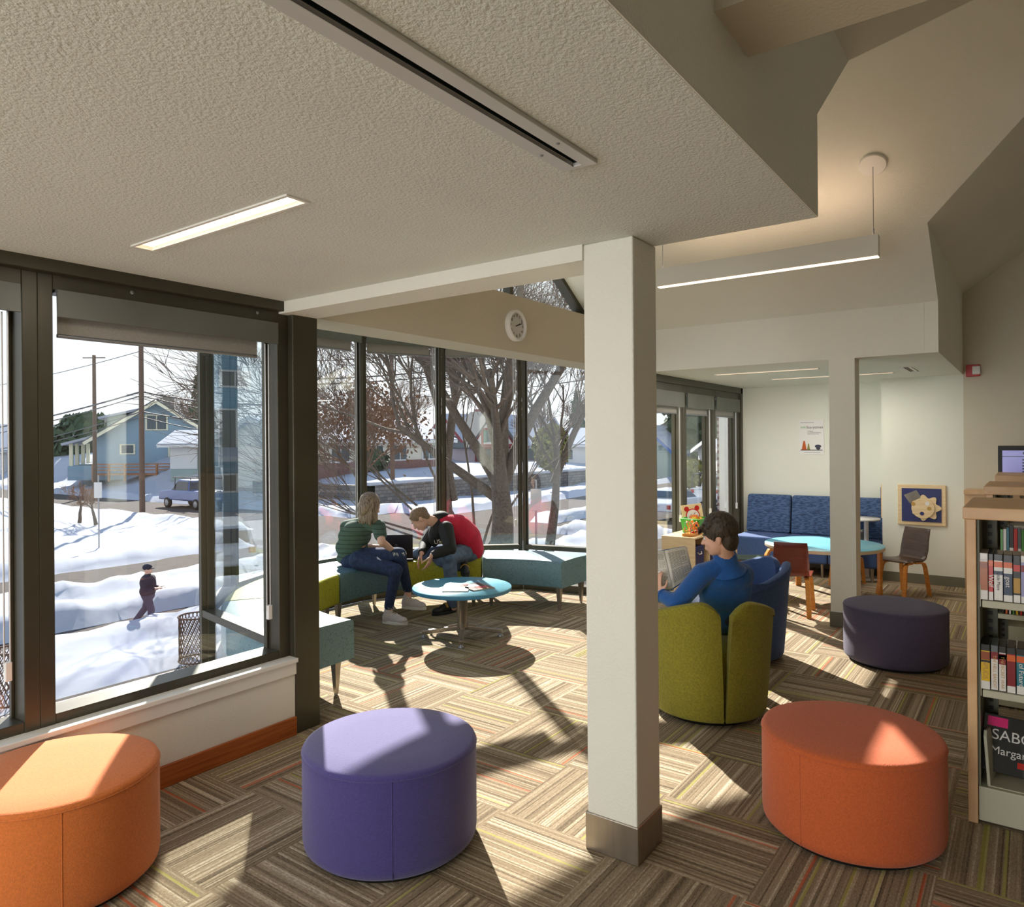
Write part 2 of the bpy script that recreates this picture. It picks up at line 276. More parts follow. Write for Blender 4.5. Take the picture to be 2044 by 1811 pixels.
# ------------------------------------------------------------------ mesh helpers
def tag(o, label=None, cat=None, group=None, kind=None):
    if label: o['label'] = label
    if cat: o['category'] = cat
    if group: o['group'] = group
    if kind: o['kind'] = kind
    return o
def thing(name, label, cat, loc=(0, 0, 0), rz=0, group=None):
    o = bpy.data.objects.new(name, None); COL.objects.link(o); o.empty_display_size = 0.1
    o.location = loc; o.rotation_euler = (0, 0, rz)
    return tag(o, label, cat, group)
def setting(name, loc=(0, 0, 0), rz=0):
    o = bpy.data.objects.new(name, None); COL.objects.link(o); o.location = loc; o.rotation_euler = (0, 0, rz); o['kind'] = 'structure'; return o
def wmat(o):
    m = Matrix.Translation(o.location) @ Matrix.Rotation(o.rotation_euler[2], 4, 'Z')
    return wmat(o.parent) @ m if o.parent is not None else m
class MB:
    def __init__(s): s.v = []; s.f = []; s.sm = []; s.mi = []; s.cur = 0
    def add(s, vs, fs, smooth=False):
        b = len(s.v); s.v += [Vector(v) for v in vs]
        for f in fs: s.f.append([i+b for i in f]); s.sm.append(smooth); s.mi.append(s.cur)
        return s
    def box(s, lo, hi, M=None):
        x0, y0, z0 = lo; x1, y1, z1 = hi
        vs = [Vector(p) for p in ((x0, y0, z0), (x1, y0, z0), (x1, y1, z0), (x0, y1, z0), (x0, y0, z1), (x1, y0, z1), (x1, y1, z1), (x0, y1, z1))]
        if M is not None: vs = [M @ v for v in vs]
        return s.add(vs, [(0, 3, 2, 1), (4, 5, 6, 7), (0, 1, 5, 4), (1, 2, 6, 5), (2, 3, 7, 6), (3, 0, 4, 7)])
    def cbox(s, c, size, rz=0, M=None):
        T = Matrix.Translation(c) @ Matrix.Rotation(rz, 4, 'Z') if M is None else M
        h = [v/2 for v in size]; return s.box((-h[0], -h[1], -h[2]), h, T)
    def bar(s, p, q, a, b, up=(0, 0, 1)):
        """rectangular bar from p to q, a wide sideways, b along up"""
        p = Vector(p); q = Vector(q); d = (q-p).normalized(); u = Vector(up); sd_ = d.cross(u)
        if sd_.length < 1e-4: sd_ = d.cross(Vector((1, 0, 0)))
        sd_.normalize(); u = sd_.cross(d).normalized(); vs = []
        for e in (p, q):
            for i, j in ((-1, -1), (1, -1), (1, 1), (-1, 1)): vs.append(e+sd_*(a/2*i)+u*(b/2*j))
        return s.add(vs, [(3, 2, 1, 0), (4, 5, 6, 7), (0, 1, 5, 4), (1, 2, 6, 5), (2, 3, 7, 6), (3, 0, 4, 7)])
    def tube(s, pts, r, n=8, caps=True, flat=1.0, up=None):
        pts = [Vector(p) for p in pts]; rs = r if isinstance(r, (list, tuple)) else [r]*len(pts); b = []; k = len(pts)
        ref = Vector(up) if up else None
        for i, p in enumerate(pts):
            d = (pts[min(i+1, k-1)]-pts[max(i-1, 0)]).normalized()
            a = ref or (Vector((0, 0, 1)) if abs(d.z) < 0.9 else Vector((1, 0, 0)))
            x = d.cross(a).normalized(); y = x.cross(d).normalized()
            if i and not ref:
                x = (px_-d*px_.dot(d)).normalized(); y = d.cross(x)*-1; 
                y = x.cross(d).normalized()
            px_ = x
            for j in range(n):
                t = 2*pi*j/n; b.append(p+x*(cos(t)*rs[i])+y*(sin(t)*rs[i]*flat))
        fs = [(i*n+j, (i+1)*n+j, (i+1)*n+(j+1) % n, i*n+(j+1) % n) for i in range(k-1) for j in range(n)]
        s.add(b, fs, True)
        if caps: s.add(b[:n], [tuple(range(n))]); s.add(b[-n:], [tuple(range(n-1, -1, -1))])
        return s
    def lathe(s, prof, n=32, c=(0, 0, 0), sx=1, sy=1):
        c = Vector(c); vs = []; k = len(prof)
        for r, z in prof:
            for j in range(n): t = 2*pi*j/n; vs.append(c+Vector((r*cos(t)*sx, r*sin(t)*sy, z)))
        s.add(vs, [(i*n+j, i*n+(j+1) % n, (i+1)*n+(j+1) % n, (i+1)*n+j) for i in range(k-1) for j in range(n)], True)
        if prof[0][0] > 1e-5: s.add(vs[:n], [tuple(range(n-1, -1, -1))])
        if prof[-1][0] > 1e-5: s.add(vs[-n:], [tuple(range(n))])
        return s
    def ell(s, c, r, M=None, n=14, m=10):
        vs = []; c = Vector(c); r = (r, r, r) if isinstance(r, (int, float)) else r
        for i in range(m+1):
            a = pi*i/m
            for j in range(n):
                t = 2*pi*j/n; p = Vector((r[0]*sin(a)*cos(t), r[1]*sin(a)*sin(t), r[2]*cos(a)))
                vs.append(c+(M @ p if M is not None else p))
        return s.add(vs, [(i*n+j, (i+1)*n+j, (i+1)*n+(j+1) % n, i*n+(j+1) % n) for i in range(m) for j in range(n)], True)
    def poly(s, pts): return s.add(pts, [tuple(range(len(pts)))])
    def prism(s, pts, z0, z1, M=None):
        n = len(pts); vs = [Vector((p[0], p[1], z)) for z in (z0, z1) for p in pts]
        if M is not None: vs = [M @ v for v in vs]
        return s.add(vs, [tuple(range(n-1, -1, -1)), tuple(range(n, 2*n))]+[(i, (i+1) % n, n+(i+1) % n, n+i) for i in range(n)])
    def slab(s, pts, th):
        """flat polygon in space given a thickness along its normal"""
        pts = [Vector(p) for p in pts]; nrm = Vector((0, 0, 0)); n = len(pts)
        for i in range(n): nrm += pts[i].cross(pts[(i+1) % n])
        nrm.normalize(); vs = pts+[p+nrm*th for p in pts]
        return s.add(vs, [tuple(range(n-1, -1, -1)), tuple(range(n, 2*n))]+[(i, (i+1) % n, n+(i+1) % n, n+i) for i in range(n)])
    def build(s, name, m, parent=None, world=False, bevel=0, seg=2, sub=0, remesh=0, smooth=0, label=None, autos=False):
        me = bpy.data.meshes.new(name)
        vs = s.v
        if world and parent is not None:
            inv = wmat(parent).inverted()
            vs = [inv @ v for v in vs]
        me.from_pydata([tuple(v) for v in vs], [], s.f); me.update()
        ms = m if isinstance(m, (list, tuple)) else [m]
        for q in ms: me.materials.append(MT[q] if isinstance(q, str) else q)
        for p, sm_, mi in zip(me.polygons, s.sm, s.mi): p.use_smooth = sm_; p.material_index = mi
        if remesh or bevel or sub:
            bm = bmesh.new(); bm.from_mesh(me); bmesh.ops.remove_doubles(bm, verts=bm.verts, dist=1e-5); bmesh.ops.recalc_face_normals(bm, faces=bm.faces); bm.to_mesh(me); bm.free()
        o = bpy.data.objects.new(name, me); COL.objects.link(o)
        if parent is not None: o.parent = parent
        if bevel:
            b = o.modifiers.new('b', 'BEVEL'); b.width = bevel; b.segments = seg; b.limit_method = 'ANGLE'; b.angle_limit = radians(35)
            for p in me.polygons: p.use_smooth = p.use_smooth
        if remesh:
            r = o.modifiers.new('r', 'REMESH'); r.mode = 'VOXEL'; r.voxel_size = remesh; r.use_smooth_shade = True
            if smooth: q = o.modifiers.new('s', 'SMOOTH'); q.factor = 0.5; q.iterations = smooth
        if sub:
            q = o.modifiers.new('u', 'SUBSURF'); q.levels = sub; q.render_levels = sub
            for p in me.polygons: p.use_smooth = True
        if label: o['label'] = label
        return o
def capsule(mb, p, q, r1, r2, n=12):
    """tapered limb with rounded ends"""
    p = Vector(p); q = Vector(q); d = q-p; L = d.length
    if L < 1e-6: return mb.ell(p, r1)
    d /= L; pts = []; rs = []
    for k in range(5): a = -pi/2+pi/2*k/4.0; pts.append(p+d*(sin(a)*r1)); rs.append(max(cos(a)*r1, 0.0005))
    for k in range(1, 5): a = pi/2*k/4.0; pts.append(q+d*(sin(a)*r2)); rs.append(max(cos(a)*r2, 0.0005))
    pts.insert(5, q); rs.insert(5, r2)
    return mb.tube(pts, rs, n)
def chain(mb, pts, rs, n=12):
    for i in range(len(pts)-1): capsule(mb, pts[i], pts[i+1], rs[i], rs[i+1], n)
def copy_tree(o, parent=None):
    c = o.copy(); COL.objects.link(c)
    if parent is not None: c.parent = parent
    for ch in [k for k in ALLC(o)]: copy_tree(ch, c)
    return c
def ALLC(o): return [k for k in bpy.data.objects if k.parent == o]
def text(s_, name, size, m, M, parent, depth=0.0015, align='CENTER', font_scale_x=1.0):
    cu_ = bpy.data.curves.new('t', 'FONT'); cu_.body = s_; cu_.size = size; cu_.extrude = depth; cu_.align_x = align; cu_.align_y = 'CENTER'
    to = bpy.data.objects.new('t', cu_); COL.objects.link(to); dg = bpy.context.evaluated_depsgraph_get(); dg.update()
    me = bpy.data.meshes.new_from_object(to.evaluated_get(dg)); bpy.data.objects.remove(to)
    me.name = name; inv = Matrix.Identity(4)
    if parent is not None:
        inv = wmat(parent).inverted()
    me.transform(inv @ M @ Matrix.Diagonal((font_scale_x, 1, 1, 1))); me.materials.clear(); me.materials.append(MT[m])
    o = bpy.data.objects.new(name, me); COL.objects.link(o); o.parent = parent; return o
def frame(o, x, y):
    """matrix with origin o, x axis x, y axis y"""
    x = Vector(x).normalized(); y = Vector(y); z = x.cross(y).normalized(); y = z.cross(x).normalized(); o = Vector(o)
    return Matrix(((x.x, y.x, z.x, o.x), (x.y, y.y, z.y, o.y), (x.z, y.z, z.z, o.z), (0, 0, 0, 1)))

# ================================================================== THE ROOM
ZC = 2.45; YW = 3.45; YS = 0.62; XB = 2.75; XP = 6.83; XE = 9.4; XR = 9.85; YA = 3.23; ZA = 2.36
CB = Vector((4.75, 3.6)); RB = 2.15
def bv(a, r=RB): return Vector((CB.x+r*cos(radians(a)), CB.y+r*sin(radians(a))))
BAYA = [29, 53, 77, 101, 125, 149]
BAYV = [Vector((6.88, 3.45))]+[bv(a) for a in BAYA]+[Vector((2.68, 3.45))]
def struct(name, mb, m, **k):
    o = mb.build(name, m, **k); o['kind'] = 'structure'; return o
# floor with the bay's polygon
fl = MB(); fl.poly([(-5, -6.6, 0), (12.0, -6.6, 0), (12.0, YA+0.02, 0), (6.93, YA+0.02, 0), (6.93, 3.45, 0)]+[(v.x, v.y, 0) for v in BAYV[1:-1]]+[(2.66, 3.45, 0), (-5, 3.45, 0)])
struct('floor', fl, 'carpet')
# low ceiling (stuccoed slab) with its fixtures' slot left open
cl = MB()
def rect_hole(mb, x0, x1, y0, y1, z, holes, th):
    xs = sorted({x0, x1}|{h[0] for h in holes}|{h[1] for h in holes}); ys = sorted({y0, y1}|{h[2] for h in holes}|{h[3] for h in holes})
    for i in range(len(xs)-1):
        for j in range(len(ys)-1):
            cx_, cy_ = (xs[i]+xs[i+1])/2, (ys[j]+ys[j+1])/2
            if any(h[0] < cx_ < h[1] and h[2] < cy_ < h[3] for h in holes): continue
            mb.box((xs[i], ys[j], z), (xs[i+1], ys[j+1], z+th))
rect_hole(cl, -5, XB, YS+0.004, 3.6, ZC, [(-0.2, 1.79, 1.035, 1.065), (1.465, 1.535, 1.94, 2.91)], 0.06)
struct('ceiling', cl, 'ceiling_stucco')
# vertical fascia of the low slab along the hall, rising to the eave, with its sloped end
zE = 3.25
w = MB(); w.slab([(-5, YS, ZC+0.06), (XB, YS, ZC+0.06), (XB, YS, 2.82), (3.31, YS, zE), (-5, YS, zE)], -0.1); w.box((-5, YS, ZC+0.0005), (XB, YS+0.004, ZC+0.06)); struct('wall_hall', w, 'paint')
w = MB(); w.box((XB-0.06, YS+0.1, ZC+0.06), (XB, 3.76, 2.84)); struct('wall_dormer_left', w, 'paint')
# beam over the bay side of the slab, flush with the column, then the header over the bay
w = MB(); w.box((2.54, 1.475, 2.385), (2.77, 3.45, ZC+0.05)); struct('trim_1', w, 'paint')
w = MB(); w.box((2.545, 3.45, 2.395), (6.93, 3.76, 2.86)); struct('wall_header', w, 'paint_tan')
w = MB(); w.box((6.93, 3.451, 0), (7.1, 3.9, 2.9)); struct('wall_bay_return', w, 'paint')
# column with metal shoe
col_ = setting('column', (2.66, 1.365, 0)); w = MB(); w.box((2.55, 1.255, 0.14), (2.765, 1.475, ZC), None)
o = w.build('shaft', 'paint', col_, world=True, bevel=0.006); 
w = MB(); w.box((2.543, 1.248, 0), (2.772, 1.482, 0.15)); w.build('base_cladding', 'brushed', col_, world=True, bevel=0.004)
# second post, header and ceiling of the alcove
col_ = setting('column', (6.94, 1.35, 0)); w = MB(); w.box((XP, 1.25, 0), (XP+0.2, 1.46, ZA)); w.build('shaft', 'paint', col_, world=True)
w = MB(); w.box((XP-0.008, 1.242, 0), (XP+0.208, 1.468, 0.13)); w.build('base_cladding', 'rubber_base', col_, world=True, bevel=0.004)
w = MB(); w.box((XP, YS+0.101, ZA), (XP+0.2, 3.45, 2.80)); struct('wall_alcove_header', w, 'paint')
w = MB(); rect_hole(w, XP+0.2, XR+0.1, YS+0.1, YA+0.1, ZA, [(7.55, 7.6, 1.72, 2.75), (8.55, 8.6, 1.2, 2.45), (8.05, 8.6, 0.985, 1.03)], 0.06); struct('ceiling_alcove', w, 'paint_cool')
w = MB(); w.slab([(XP, YS, ZA), (XE+0.05, YS, ZA), (XE+0.05, YS, zE+0.03), (6.13, YS, zE+0.03), (XP, YS, 2.80)], -0.1); struct('wall_alcove_side', w, 'paint')
# far walls
w = MB(); w.box((XE, YS-0.001, 0), (XR+0.1, 1.435, ZA)); struct('wall_panel', w, 'paint_cool')
w = MB(); w.box((XR, 1.435, 0), (XR+0.1, YA+0.1, ZA)); struct('wall_far', w, 'paint_cool')
w = MB(); w.slab([(XE, YS-0.001, 0), (XE, YS-0.001, 3.27), (XE, -3, 5.75), (XE, -6.6, 3.25), (XE, -6.6, 0)], 0.1); struct('wall_end', w, 'paint_tan')
w = MB(); w.box((XE-0.012, -6.6, 0), (XE, YS, 0.11)); w.box((XE-0.012, YS, 0), (XE, 1.435, 0.11)); w.box((XR-0.012, 1.435, 0), (XR, YA, 0.11)); struct('baseboard_far', w, 'rubber_base')
# hall roof and the dormer vault that cuts it
mr = MB(); AP = (4.64, -0.83, 4.25)
mr.slab([(-5, YS, zE), (3.31, YS, zE), AP, (6.13, YS, zE), (XE+0.1, YS, zE), (XE+0.1, -3, 5.75), (-5, -3, 5.75)], -0.12)
mr.slab([(-5, -3, 5.75), (XE+0.1, -3, 5.75), (XE+0.1, -6.6, 3.25), (-5, -6.6, 3.25)], -0.12); struct('ceiling_hall', mr, 'paint')
vz = lambda x: 7.356-0.67*x
mr = MB(); mr.slab([(4.64, -0.83, 4.25), (4.64, 3.77, 4.25), (XP, 3.77, 2.78), (XP, YS, 2.78), (6.13, YS, zE)], -0.12)
mr.slab([(4.64, -0.83, 4.25), (3.31, YS, zE), (XB, YS, 2.83), (XB, 3.77, 2.83), (4.64, 3.77, 4.25)], -0.12); struct('ceiling_vault', mr, 'paint')
bmz = MB(); bmz.box((1.71, -6.6, 2.69), (1.97, YS, 3.05)); struct('trim_2', bmz, 'paint_tan')
# walls never seen: behind and to the right, with tall openings
w = MB()
for a, b in ((-6.6, 0.7), (3.3, 3.6)): w.box((-5.1, a, 0), (-5, b, 3.25))
w.box((-5.1, 0.7, 2.3), (-5, 3.3, 3.25)); w.slab([(-5, YS, zE), (-5, -3, 5.75), (-5, -6.6, zE)], 0.1); struct('wall_back', w, 'paint')
w = MB(); w.box((-5, -6.7, 0), (XE, -6.6, 3.25)); struct('wall_right', w, 'paint')

# left wall below the windows
w = MB(); w.box((-5, 3.41, 0), (2.60, 3.62, 0.425)); struct('wall_left', w, 'paint')
w = MB(); w.box((-5, 3.375, 0.415), (2.60, 3.62, 0.44)); w.box((-5, 3.393, 0.345), (2.60, 3.41, 0.415)); struct('trim_3', w, 'paint_white', bevel=0.004)
w = MB(); w.box((-5, 3.392, 0), (2.60, 3.41, 0.105)); struct('baseboard_left', w, 'wood_baseboard', bevel=0.004)
w = MB(); w.box((2.60, 3.405, 0), (2.775, 3.62, 2.39)); struct('trim_4', w, 'bronze', bevel=0.006)
w = MB(); w.box((-5, 3.60, 2.43), (2.78, 3.9, 2.75)); struct('wall_left_top', w, 'siding_mauve')

# ------------------------------------------------------------------ windows
WN = [0]
def window(p, q, z0, z1, rails, jl=0.05, jr=0.05, depth=0.11, glass_off=0.07, rail_h=0.045, top_h=0.05, chains=True):
    """one storefront unit from p to q (ground points, inside face), outward to the left of p->q"""
    WN[0] += 1; p = Vector(p); q = Vector(q); L = (q-p).length; u = (q-p)/L; nrm = Vector((-u.y, u.x))
    t = setting('window_%d' % WN[0], (p.x, p.y, 0), atan2(u.y, u.x))
    f = MB(); f.box((0, 0, z0), (jl, depth, z1)); f.box((L-jr, 0, z0), (L, depth, z1)); f.box((jl, 0, z1-top_h), (L-jr, depth, z1))
    zz = sorted(rails)
    for z in zz: f.box((jl, 0.003, z-rail_h), (L-jr, depth-0.003, z))
    # slim glazing beads
    f.box((jl, glass_off-0.012, z0), (jl+0.014, glass_off+0.012, z1)); f.box((L-jr-0.014, glass_off-0.012, z0), (L-jr, glass_off+0.012, z1))
    f.build('frame', 'bronze', t, bevel=0.003)
    edges = zz+[z1-top_h+rail_h]; lo = zz[0]
    for z in edges[1:]:
        g = MB(); g.box((jl-0.005, glass_off-0.003, lo-0.005), (L-jr+0.005, glass_off+0.003, z-rail_h+0.005)); g.build('pane', 'glass', t); lo = z
    return t
for a, b in ((1.32, 2.60), (-0.02, 1.32), (-1.36, -0.02), (-2.70, -1.36), (-4.04, -2.70)):
    window((a, YW), (b, YW), 0.44, 2.45, [0.485], 0.06, 0.07 if b > 2 else 0.06, depth=0.15, glass_off=0.11, top_h=0.12)
w = MB(); w.box((-5, 3.40, 2.395), (2.545, 3.46, 2.455)); struct('trim_5', w, 'bronze', bevel=0.004)
# bay windows: vertex to vertex, clockwise so that outside lies to the left
def rz_(y): return 2.87+0.34*max(0.0, y-3.76)
def baywindow(p, q):
    """full-height bay unit: floor light, main light, and an upper light under the roof that rises outward"""
    WN[0] += 1; p = Vector(p); q = Vector(q); L = (q-p).length; u = (q-p)/L; nrm = Vector((-u.y, u.x))
    t = setting('window_%d' % WN[0], (p.x, p.y, 0), atan2(u.y, u.x)); zp = rz_(p.y); zq = rz_(q.y); j = 0.032; top = lambda x: zp+(zq-zp)*x/L
    f = MB()
    for x0, x1 in ((0, j), (L-j, L)):
        a_ = top(x0); b_ = top(x1); f.add([(x0, 0, 0), (x1, 0, 0), (x1, .1, 0), (x0, .1, 0), (x0, 0, a_), (x1, 0, b_), (x1, .1, b_), (x0, .1, a_)], [(0, 3, 2, 1), (4, 5, 6, 7), (0, 1, 5, 4), (1, 2, 6, 5), (2, 3, 7, 6), (3, 0, 4, 7)])
    f.bar((j, .05, top(j)-.02), (L-j, .05, top(L-j)-.02), .1, .04)
    for z, h in ((.08, .08), (.50, .05), (2.80, .05)): f.box((j, .003, z-h), (L-j, .097, z))
    for x in (j, L-j-.014): f.box((x, .038, .08), (x+.014, .062, 2.75))
    f.build('frame', 'bronze', t, bevel=0.003)
    for z0, z1 in ((.08, .45), (.50, 2.75)): g = MB(); g.box((j-.004, .047, z0-.004), (L-j+.004, .053, z1+.004)); g.build('pane', 'glass', t)
    if max(zp, zq) > 2.9: g = MB(); g.slab([(j, .047, 2.80), (L-j, .047, 2.80), (L-j, .047, top(L-j)-.03), (j, .047, max(2.805, top(j)-.03))], -.006); g.build('pane', 'glass', t)
    return t
for i in range(len(BAYV)-1, 0, -1): baywindow(BAYV[i], BAYV[i-1])
def fan(r, y0=3.765): return [(6.88+r, y0)]+[tuple(bv(a, RB+r)) for a in BAYA]+[(2.68-r, y0)]
w = MB(); w.slab([(x, y, 2.87+0.34*(y-3.76)) for x, y in fan(0.13)], 0.05); struct('ceiling_bay', w, 'paint_cool')
w = MB(); w.slab([(x, y, 2.925+0.34*(y-3.76)) for x, y in fan(0.13, 3.82)], 0.02); struct('roof_bay', w, 'roof_snow')
w = MB(); w.prism([(x, y) for x, y in fan(0.0, 3.46)], -2.6, -0.01); w.box((-5, 3.45, -2.6), (2.66, 3.62, -0.001)); w.box((6.95, 3.23, -2.6), (10.0, 3.4, -0.001)); struct('wall_foundation', w, 'brick')
# clerestory glazing over the header, under the dormer vault
t = setting('window_clerestory', (4.64, 3.76, 0)); WZ = 3.77
g = MB(); g.slab([(2.85, WZ+0.04, 2.88), (6.66, WZ+0.04, 2.88), (4.64, WZ+0.04, 4.22)], 0.006); g.build('pane', 'glass', t, world=True)
g = MB(); g.bar((2.75, WZ+0.03, 2.80), (4.64, WZ+0.03, 4.22), 0.1, 0.07); g.bar((6.80, WZ+0.03, 2.79), (4.64, WZ+0.03, 4.235), 0.1, 0.07); g.box((2.85, WZ, 2.83), (6.8, WZ+0.09, 2.89))
for x in (3.6, 4.42, 5.24):
    zt = (7.356-0.67*x-0.05) if x > 4.64 else (2.83+0.75*(x-2.75)-0.05); g.box((x-0.025, WZ, 2.86), (x+0.025, WZ+0.08, zt))
g.build('frame', 'bronze', t, world=True)
# alcove windows
w = MB(); w.box((XP, 3.25, ZA-0.1), (XR, 3.45, 2.9)); w.box((XP+0.1, YA-0.02, ZA-0.075), (XR, YA+0.1, ZA)); struct('trim_6', w, 'bronze')
AWX = [(6.93, 7.86), (7.86, 8.80), (8.80, 9.78)]
for a, b in AWX: window((a, YA), (b, YA), 0.0, ZA-0.075, [0.08, 0.45], 0.055, 0.055, depth=0.14, glass_off=0.1, top_h=0.1)
w = MB(); w.box((9.78, YA-0.02, 0), (9.85, YA+0.16, ZA)); struct('trim_7', w, 'bronze')

for k_, x_ in enumerate((0.35, 1.72, 2.40)):
    f = MB(); f.lathe([(0.009, 0.0), (0.009, 0.003), (0.0, 0.005)], 12); M = frame((x_, 3.449, 2.372 if k_ else 2.38), (1, 0, 0), (0, 0, 1)); g = MB(); g.add([M @ v for v in f.v], f.f); struct('trim_%d' % (10+k_), g, 'alu')
# ------------------------------------------------------------------ roller shades
def shade(p, q, zt, zb, zf, label, yo=-0.012, chain_at=1, chain_z=0.9, inset=0.05, fasc='bronze_grey', depth=0.09):
    p = Vector(p); q = Vector(q); L = (q-p).length; u = (q-p)/L
    t = thing('roller_shade', label, 'window shade', (p.x, p.y, 0), atan2(u.y, u.x), 'roller shades rolled up at the window heads')
    f = MB(); f.box((inset, yo-0.012, zb), (L-inset, yo, zt)); f.box((inset, yo, zt-0.01), (L-inset, yo+depth, zt)); f.build('fascia', fasc, t, bevel=0.002)
    f = MB(); f.box((inset+0.02, yo+0.045, zf), (L-inset-0.1, yo+0.048, zb+0.02)); f.build('fabric', 'shade_fabric', t)
    f = MB(); f.tube([(inset+0.02, yo+0.0465, zf), (L-inset-0.1, yo+0.0465, zf)], 0.009, 8); f.build('hem_bar', 'alu', t)
    f = MB()
    for dx in (0, 0.022):
        x = L-inset-0.055+dx; f.tube([(x, yo+0.035, chain_z), (x, yo+0.035, zb)], 0.0035, 6)
    f.tube([(L-inset-0.055, yo+0.035, chain_z), (L-inset-0.044, yo+0.035, chain_z-0.03), (L-inset-0.033, yo+0.035, chain_z)], 0.0035, 6)
    ch = f.build('bead_chain', 'chain', t)
    f = MB(); f.box((L-inset-0.056, yo+0.02, chain_z-0.05), (L-inset-0.030, yo+0.045, chain_z+0.03)); f.build('chain_tensioner', 'white_plastic', ch, bevel=0.004)
    return t
shade((1.36, YW), (2.55, YW), 2.33, 2.21, 2.135, 'roller shade with long grey fascia across the wide left window beside the dark post', inset=0.03, chain_z=0.72)
shade((0.05, YW), (1.28, YW), 2.33, 2.21, 2.135, 'roller shade on the window at the left edge, above the orange ottoman', inset=0.03, chain_z=0.72)
lb = {101: 'roller shade over the bay pane right of the dark post, above the person in green', 77: 'roller shade over the bay pane left of the middle mullion, below the tan header', 53: 'roller shade in the bay behind the boy in red, mostly hidden by header'}
for i in (4, 3, 2):
    shade(BAYV[i], BAYV[i-1], 2.785, 2.70, 2.61, lb[BAYA[i-1]], inset=0.035, chain_z=0.75)
for (a, b), s_ in zip(AWX, ('roller shade on the alcove window nearest the white column, above the wooden cubby', 'roller shade on the middle one of the three alcove windows', 'roller shade on the alcove window next to the corner by the blue sofa')):
    shade((a+0.03, YA), (b-0.03, YA), ZA-0.10-0.06, ZA-0.33, ZA-0.40, s_, inset=0.02, chain_z=0.78)

# ------------------------------------------------------------------ ceiling fixtures
t = thing('slot_diffuser', 'long white linear air slot with dark gap running across the stucco ceiling', 'air vent', (0.8, 1.05, ZC))
f = MB()
f.box((-0.2, 1.065, ZC-0.012), (1.805, 1.108, ZC)); f.box((-0.2, 0.995, ZC-0.012), (1.805, 1.035, ZC)); f.box((1.785, 1.035, ZC-0.012), (1.805, 1.065, ZC)); f.build('flange', 'alu_soft', t, world=True, bevel=0.002)
f = MB(); f.box((-0.2, 1.062, ZC), (1.79, 1.066, ZC+0.12)); f.box((-0.2, 1.034, ZC), (1.79, 1.038, ZC+0.12)); f.box((-0.2, 1.034, ZC+0.12), (1.79, 1.066, ZC+0.125)); f.box((1.788, 1.034, ZC), (1.794, 1.066, ZC+0.12)); f.build('slot_channel', 'slot_dark', t, world=True)
for x, y in ((1.66, 1.09), (1.62, 1.012)):
    f = MB(); f.lathe([(0.006, 0), (0.004, -0.003), (0.0, -0.003)], 10, (x, y, ZC-0.012)); f.build('screw', 'alu', t, world=True)
def troffer(name, label, x0, x1, y0, y1, z, grp=None, em='lamp_warm', watts=6):
    t = thing(name, label, 'ceiling light', ((x0+x1)/2, (y0+y1)/2, z), 0, grp)
    f = MB(); f.box((x0-0.012, y0-0.012, z-0.006), (x0, y1+0.012, z)); f.box((x1, y0-0.012, z-0.006), (x1+0.012, y1+0.012, z)); f.box((x0, y0-0.012, z-0.006), (x1, y0, z)); f.box((x0, y1, z-0.006), (x1, y1+0.012, z)); f.build('trim_frame', 'paint_white', t, world=True)
    f = MB(); f.box((x0, y0, z+0.01), (x1, y1, z+0.014)); f.build('diffuser', em, t, world=True); area('strip_lamp', ((x0+x1)/2, (y0+y1)/2, z-0.012), (x1-x0, y1-y0), watts, (1, 0.93, 0.84)); return t
troffer('recessed_light', 'lit recessed linear light in the stucco ceiling above the left window', 1.465, 1.535, 1.94, 2.91, ZC)
troffer('recessed_light', 'thin lit recessed strip in the alcove ceiling, nearer one, longer', 7.55, 7.6, 1.72, 2.75, ZA, 'recessed strips in the alcove ceiling', watts=16)
troffer('recessed_light', 'thin lit recessed strip in the alcove ceiling, one closer to the far wall', 8.55, 8.6, 1.2, 2.45, ZA, 'recessed strips in the alcove ceiling', watts=16)
t = thing('slot_diffuser', 'short linear air slot in the alcove ceiling above the wooden wall toy', 'air vent', (8.3, 1.0, ZA))
f = MB(); f.box((8.03, 1.03, ZA-0.008), (8.62, 1.055, ZA)); f.box((8.03, 0.96, ZA-0.008), (8.62, 0.985, ZA)); f.build('flange', 'alu_soft', t, world=True)
f = MB(); f.box((8.05, 0.985, ZA+0.03), (8.6, 1.03, ZA+0.035)); f.build('slot_channel', 'slot_dark', t, world=True)
# pendant
t = thing('pendant_light', 'long white linear pendant light hanging under the sloped vault ceiling', 'pendant light', (5.62, 1.7, 2.9))
px0, y0p, y1p, zb, ztp = 5.62, 0.865, 2.53, 2.935, 3.085
f = MB(); f.box((px0-0.035, y0p, zb), (px0+0.035, y1p, ztp)); f.build('housing', 'paint_white', t, world=True, bevel=0.003)
f = MB(); f.box((px0-0.03, y0p+0.004, zb-0.005), (px0+0.03, y1p-0.004, zb-0.0005)); f.build('lower_diffuser', 'lamp_warm', t, world=True)
f = MB(); f.box((px0-0.026, y0p+0.03, ztp+0.0005), (px0+0.026, y1p-0.03, ztp+0.0015)); f.build('upper_diffuser', 'lamp_up', t, world=True)
sl = atan2(-0.67, 1)
for k, y in enumerate((0.9, 2.49)):
    zc_ = vz(px0); 
    f = MB(); f.tube([(px0, y, ztp), (px0, y, zc_)], 0.0025, 6); f.tube([(px0, y, ztp), (px0, y, ztp+0.05)], 0.006, 8)
    f.build('suspension_cable', 'alu', t, world=True)
    f = MB(); M = Matrix.Translation((px0, y, zc_)) @ Matrix.Rotation(-sl, 4, 'Y')
    prof = [(0.09, 0.0), (0.09, -0.012), (0.085, -0.018), (0.0, -0.018)]; g = MB(); g.lathe(prof, 32); f.add([M @ v for v in g.v], g.f, False); f.build('canopy', 'paint_white', t, world=True)

